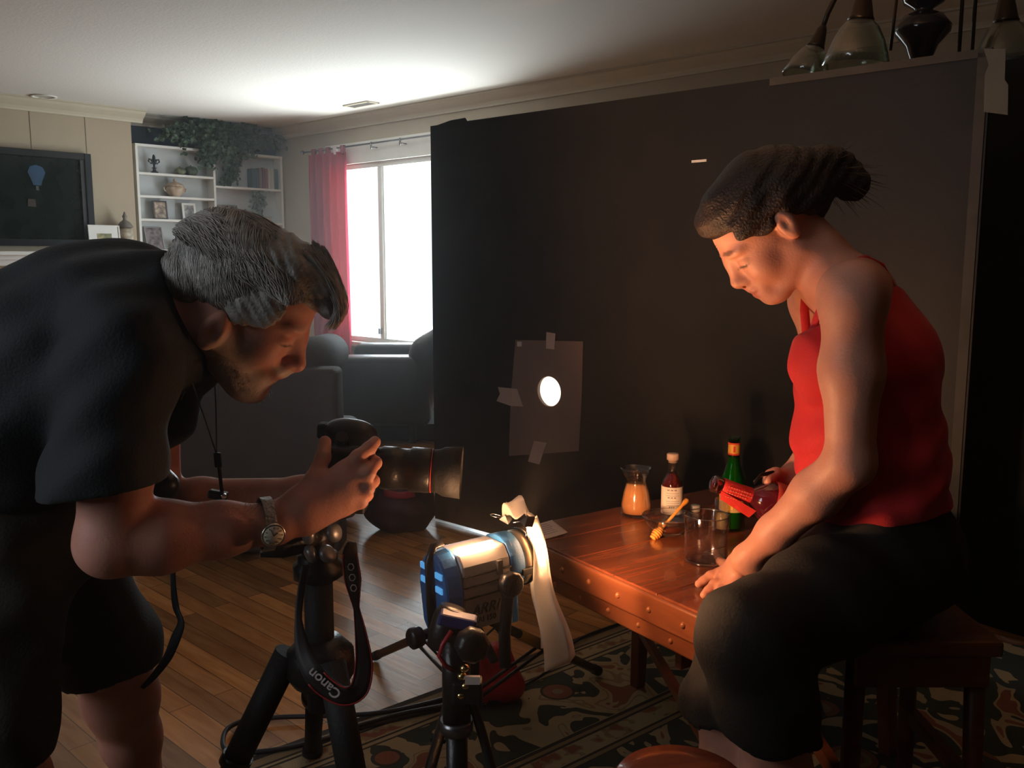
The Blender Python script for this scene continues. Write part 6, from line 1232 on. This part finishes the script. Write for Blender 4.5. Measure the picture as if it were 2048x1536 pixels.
m = MB(); m.prism([bs + ba * (LN - .05) + side * .0155 + dn * .012, bs + ba * (LN - .018) + side * .0155 + dn * .006, bs + ba * (LN - .024) + side * .010 + dn * .024, bs + ba * .070 + side * .016 + dn * .040, bs + ba * .062 + side * .020 + dn * .022], side * .0008); m.build('label_tail', rlab, t)
m = MB()
for r_, n_ in ((-.006, 9), (.000, 10), (.006, 8), (.014, 5)):
    for k in range(n_): c_ = bs + ba * (LN - .030 - k * .0055) + side * .0178 + dn * r_; m.box(c_, ba, side, dn, .0035 if k % 4 else .002, .0006, .0012)
m.build('lettering', mat('label_gold', (.75, .35, .25), .5, var=.05), t)
MB().lathe(bs, [(.0425, .012), (.0440, .014), (.0448, .026), (.0436, .036), (.0422, .037)], axis=ba, n=40).build('body_band', mat('red_gold_band', (.50, .05, .035), .4, var=.2), t)
MB().ring([P(1508, 966, 1.76), P(1522, 950, 1.77), P(1545, 945, 1.785), P(1562, 952, 1.80)], .0045, 10, flat=.4).build('black_collar', M['black'], t)
# ---------------- chair under the woman
q = ph_; sz = P(1778, 1100, 1.64).z - .105; t = thing('wooden_chair', 'dark wooden chair in shadow under the sitting woman', 'chair', V((q.x + .02, q.y, 0)))
def cb3(x0, x1, y0, y1, z0, z1): return MB().hexa([(q.x + x0, q.y + y0, z0), (q.x + x1, q.y + y0, z0), (q.x + x1, q.y + y1, z0), (q.x + x0, q.y + y1, z0), (q.x + x0, q.y + y0, z1), (q.x + x1, q.y + y0, z1), (q.x + x1, q.y + y1, z1), (q.x + x0, q.y + y1, z1)])
cw = wood('chair_wood', (.10, .03, .01), (.16, .05, .016), 4, .4, .2)
cb3(-.13, .14, -.16, .16, sz - .035, sz - .006).build('seat', cw, t, .006)
for x_ in (-.11, .12):
    for y_ in (-.14, .14): MB().cyl((q.x + x_, q.y + y_, .009), (q.x + x_ * .9, q.y + y_ * .9, sz - .035), .015, .018).build('leg', cw, t)
    cb3(x_ - .010, x_ + .010, -.13, .13, .20, .23).build('stretcher', cw, t)
cb3(-.11, .12, -.155, -.140, sz - .09, sz - .035).build('apron', cw, t)
# ---------------- turn strands, cords and lettering into meshes
def tomesh(o):
    dg = bpy.context.evaluated_depsgraph_get(); me = bpy.data.meshes.new_from_object(o.evaluated_get(dg)); n = bpy.data.objects.new('tmp', me); COL.objects.link(n); n.parent = o.parent; n.matrix_local = o.matrix_local.copy()
    for k in o.keys():
        if k in ('label', 'category', 'group', 'kind'): n[k] = o[k]
    nm = o.name; bpy.data.objects.remove(o); n.name = nm; return n
bpy.context.view_layer.update()
for o in [o for o in bpy.data.objects if o.type in ('CURVE', 'FONT')]: tomesh(o)
# ================================================================ ADDED HAZE IN PLACE OF LENS GLARE
vm = bpy.data.materials.new('added_haze'); vm.use_nodes = True; nt = vm.node_tree; nt.nodes.remove(nt.nodes['Principled BSDF'])
vs_ = nt.nodes.new('ShaderNodeVolumeScatter'); vs_.inputs['Density'].default_value = .015; vs_.inputs['Anisotropy'].default_value = .8; nt.links.new(vs_.outputs[0], nt.nodes['Material Output'].inputs['Volume'])
h = MB().hexa([RM(-.05, -.05, -.02), RM(LW + .05, -.05, -.02), RM(LW + .05, LF + .05, -.02), RM(-.05, LF + .05, -.02), RM(-.05, -.05, H + .02), RM(LW + .05, -.05, H + .02), RM(LW + .05, LF + .05, H + .02), RM(-.05, LF + .05, H + .02)]).build('added_haze', vm); h.data.flip_normals(); tag(h, 'thin pale haze added in place of lens glare', 'added_haze', None, 'stuff')
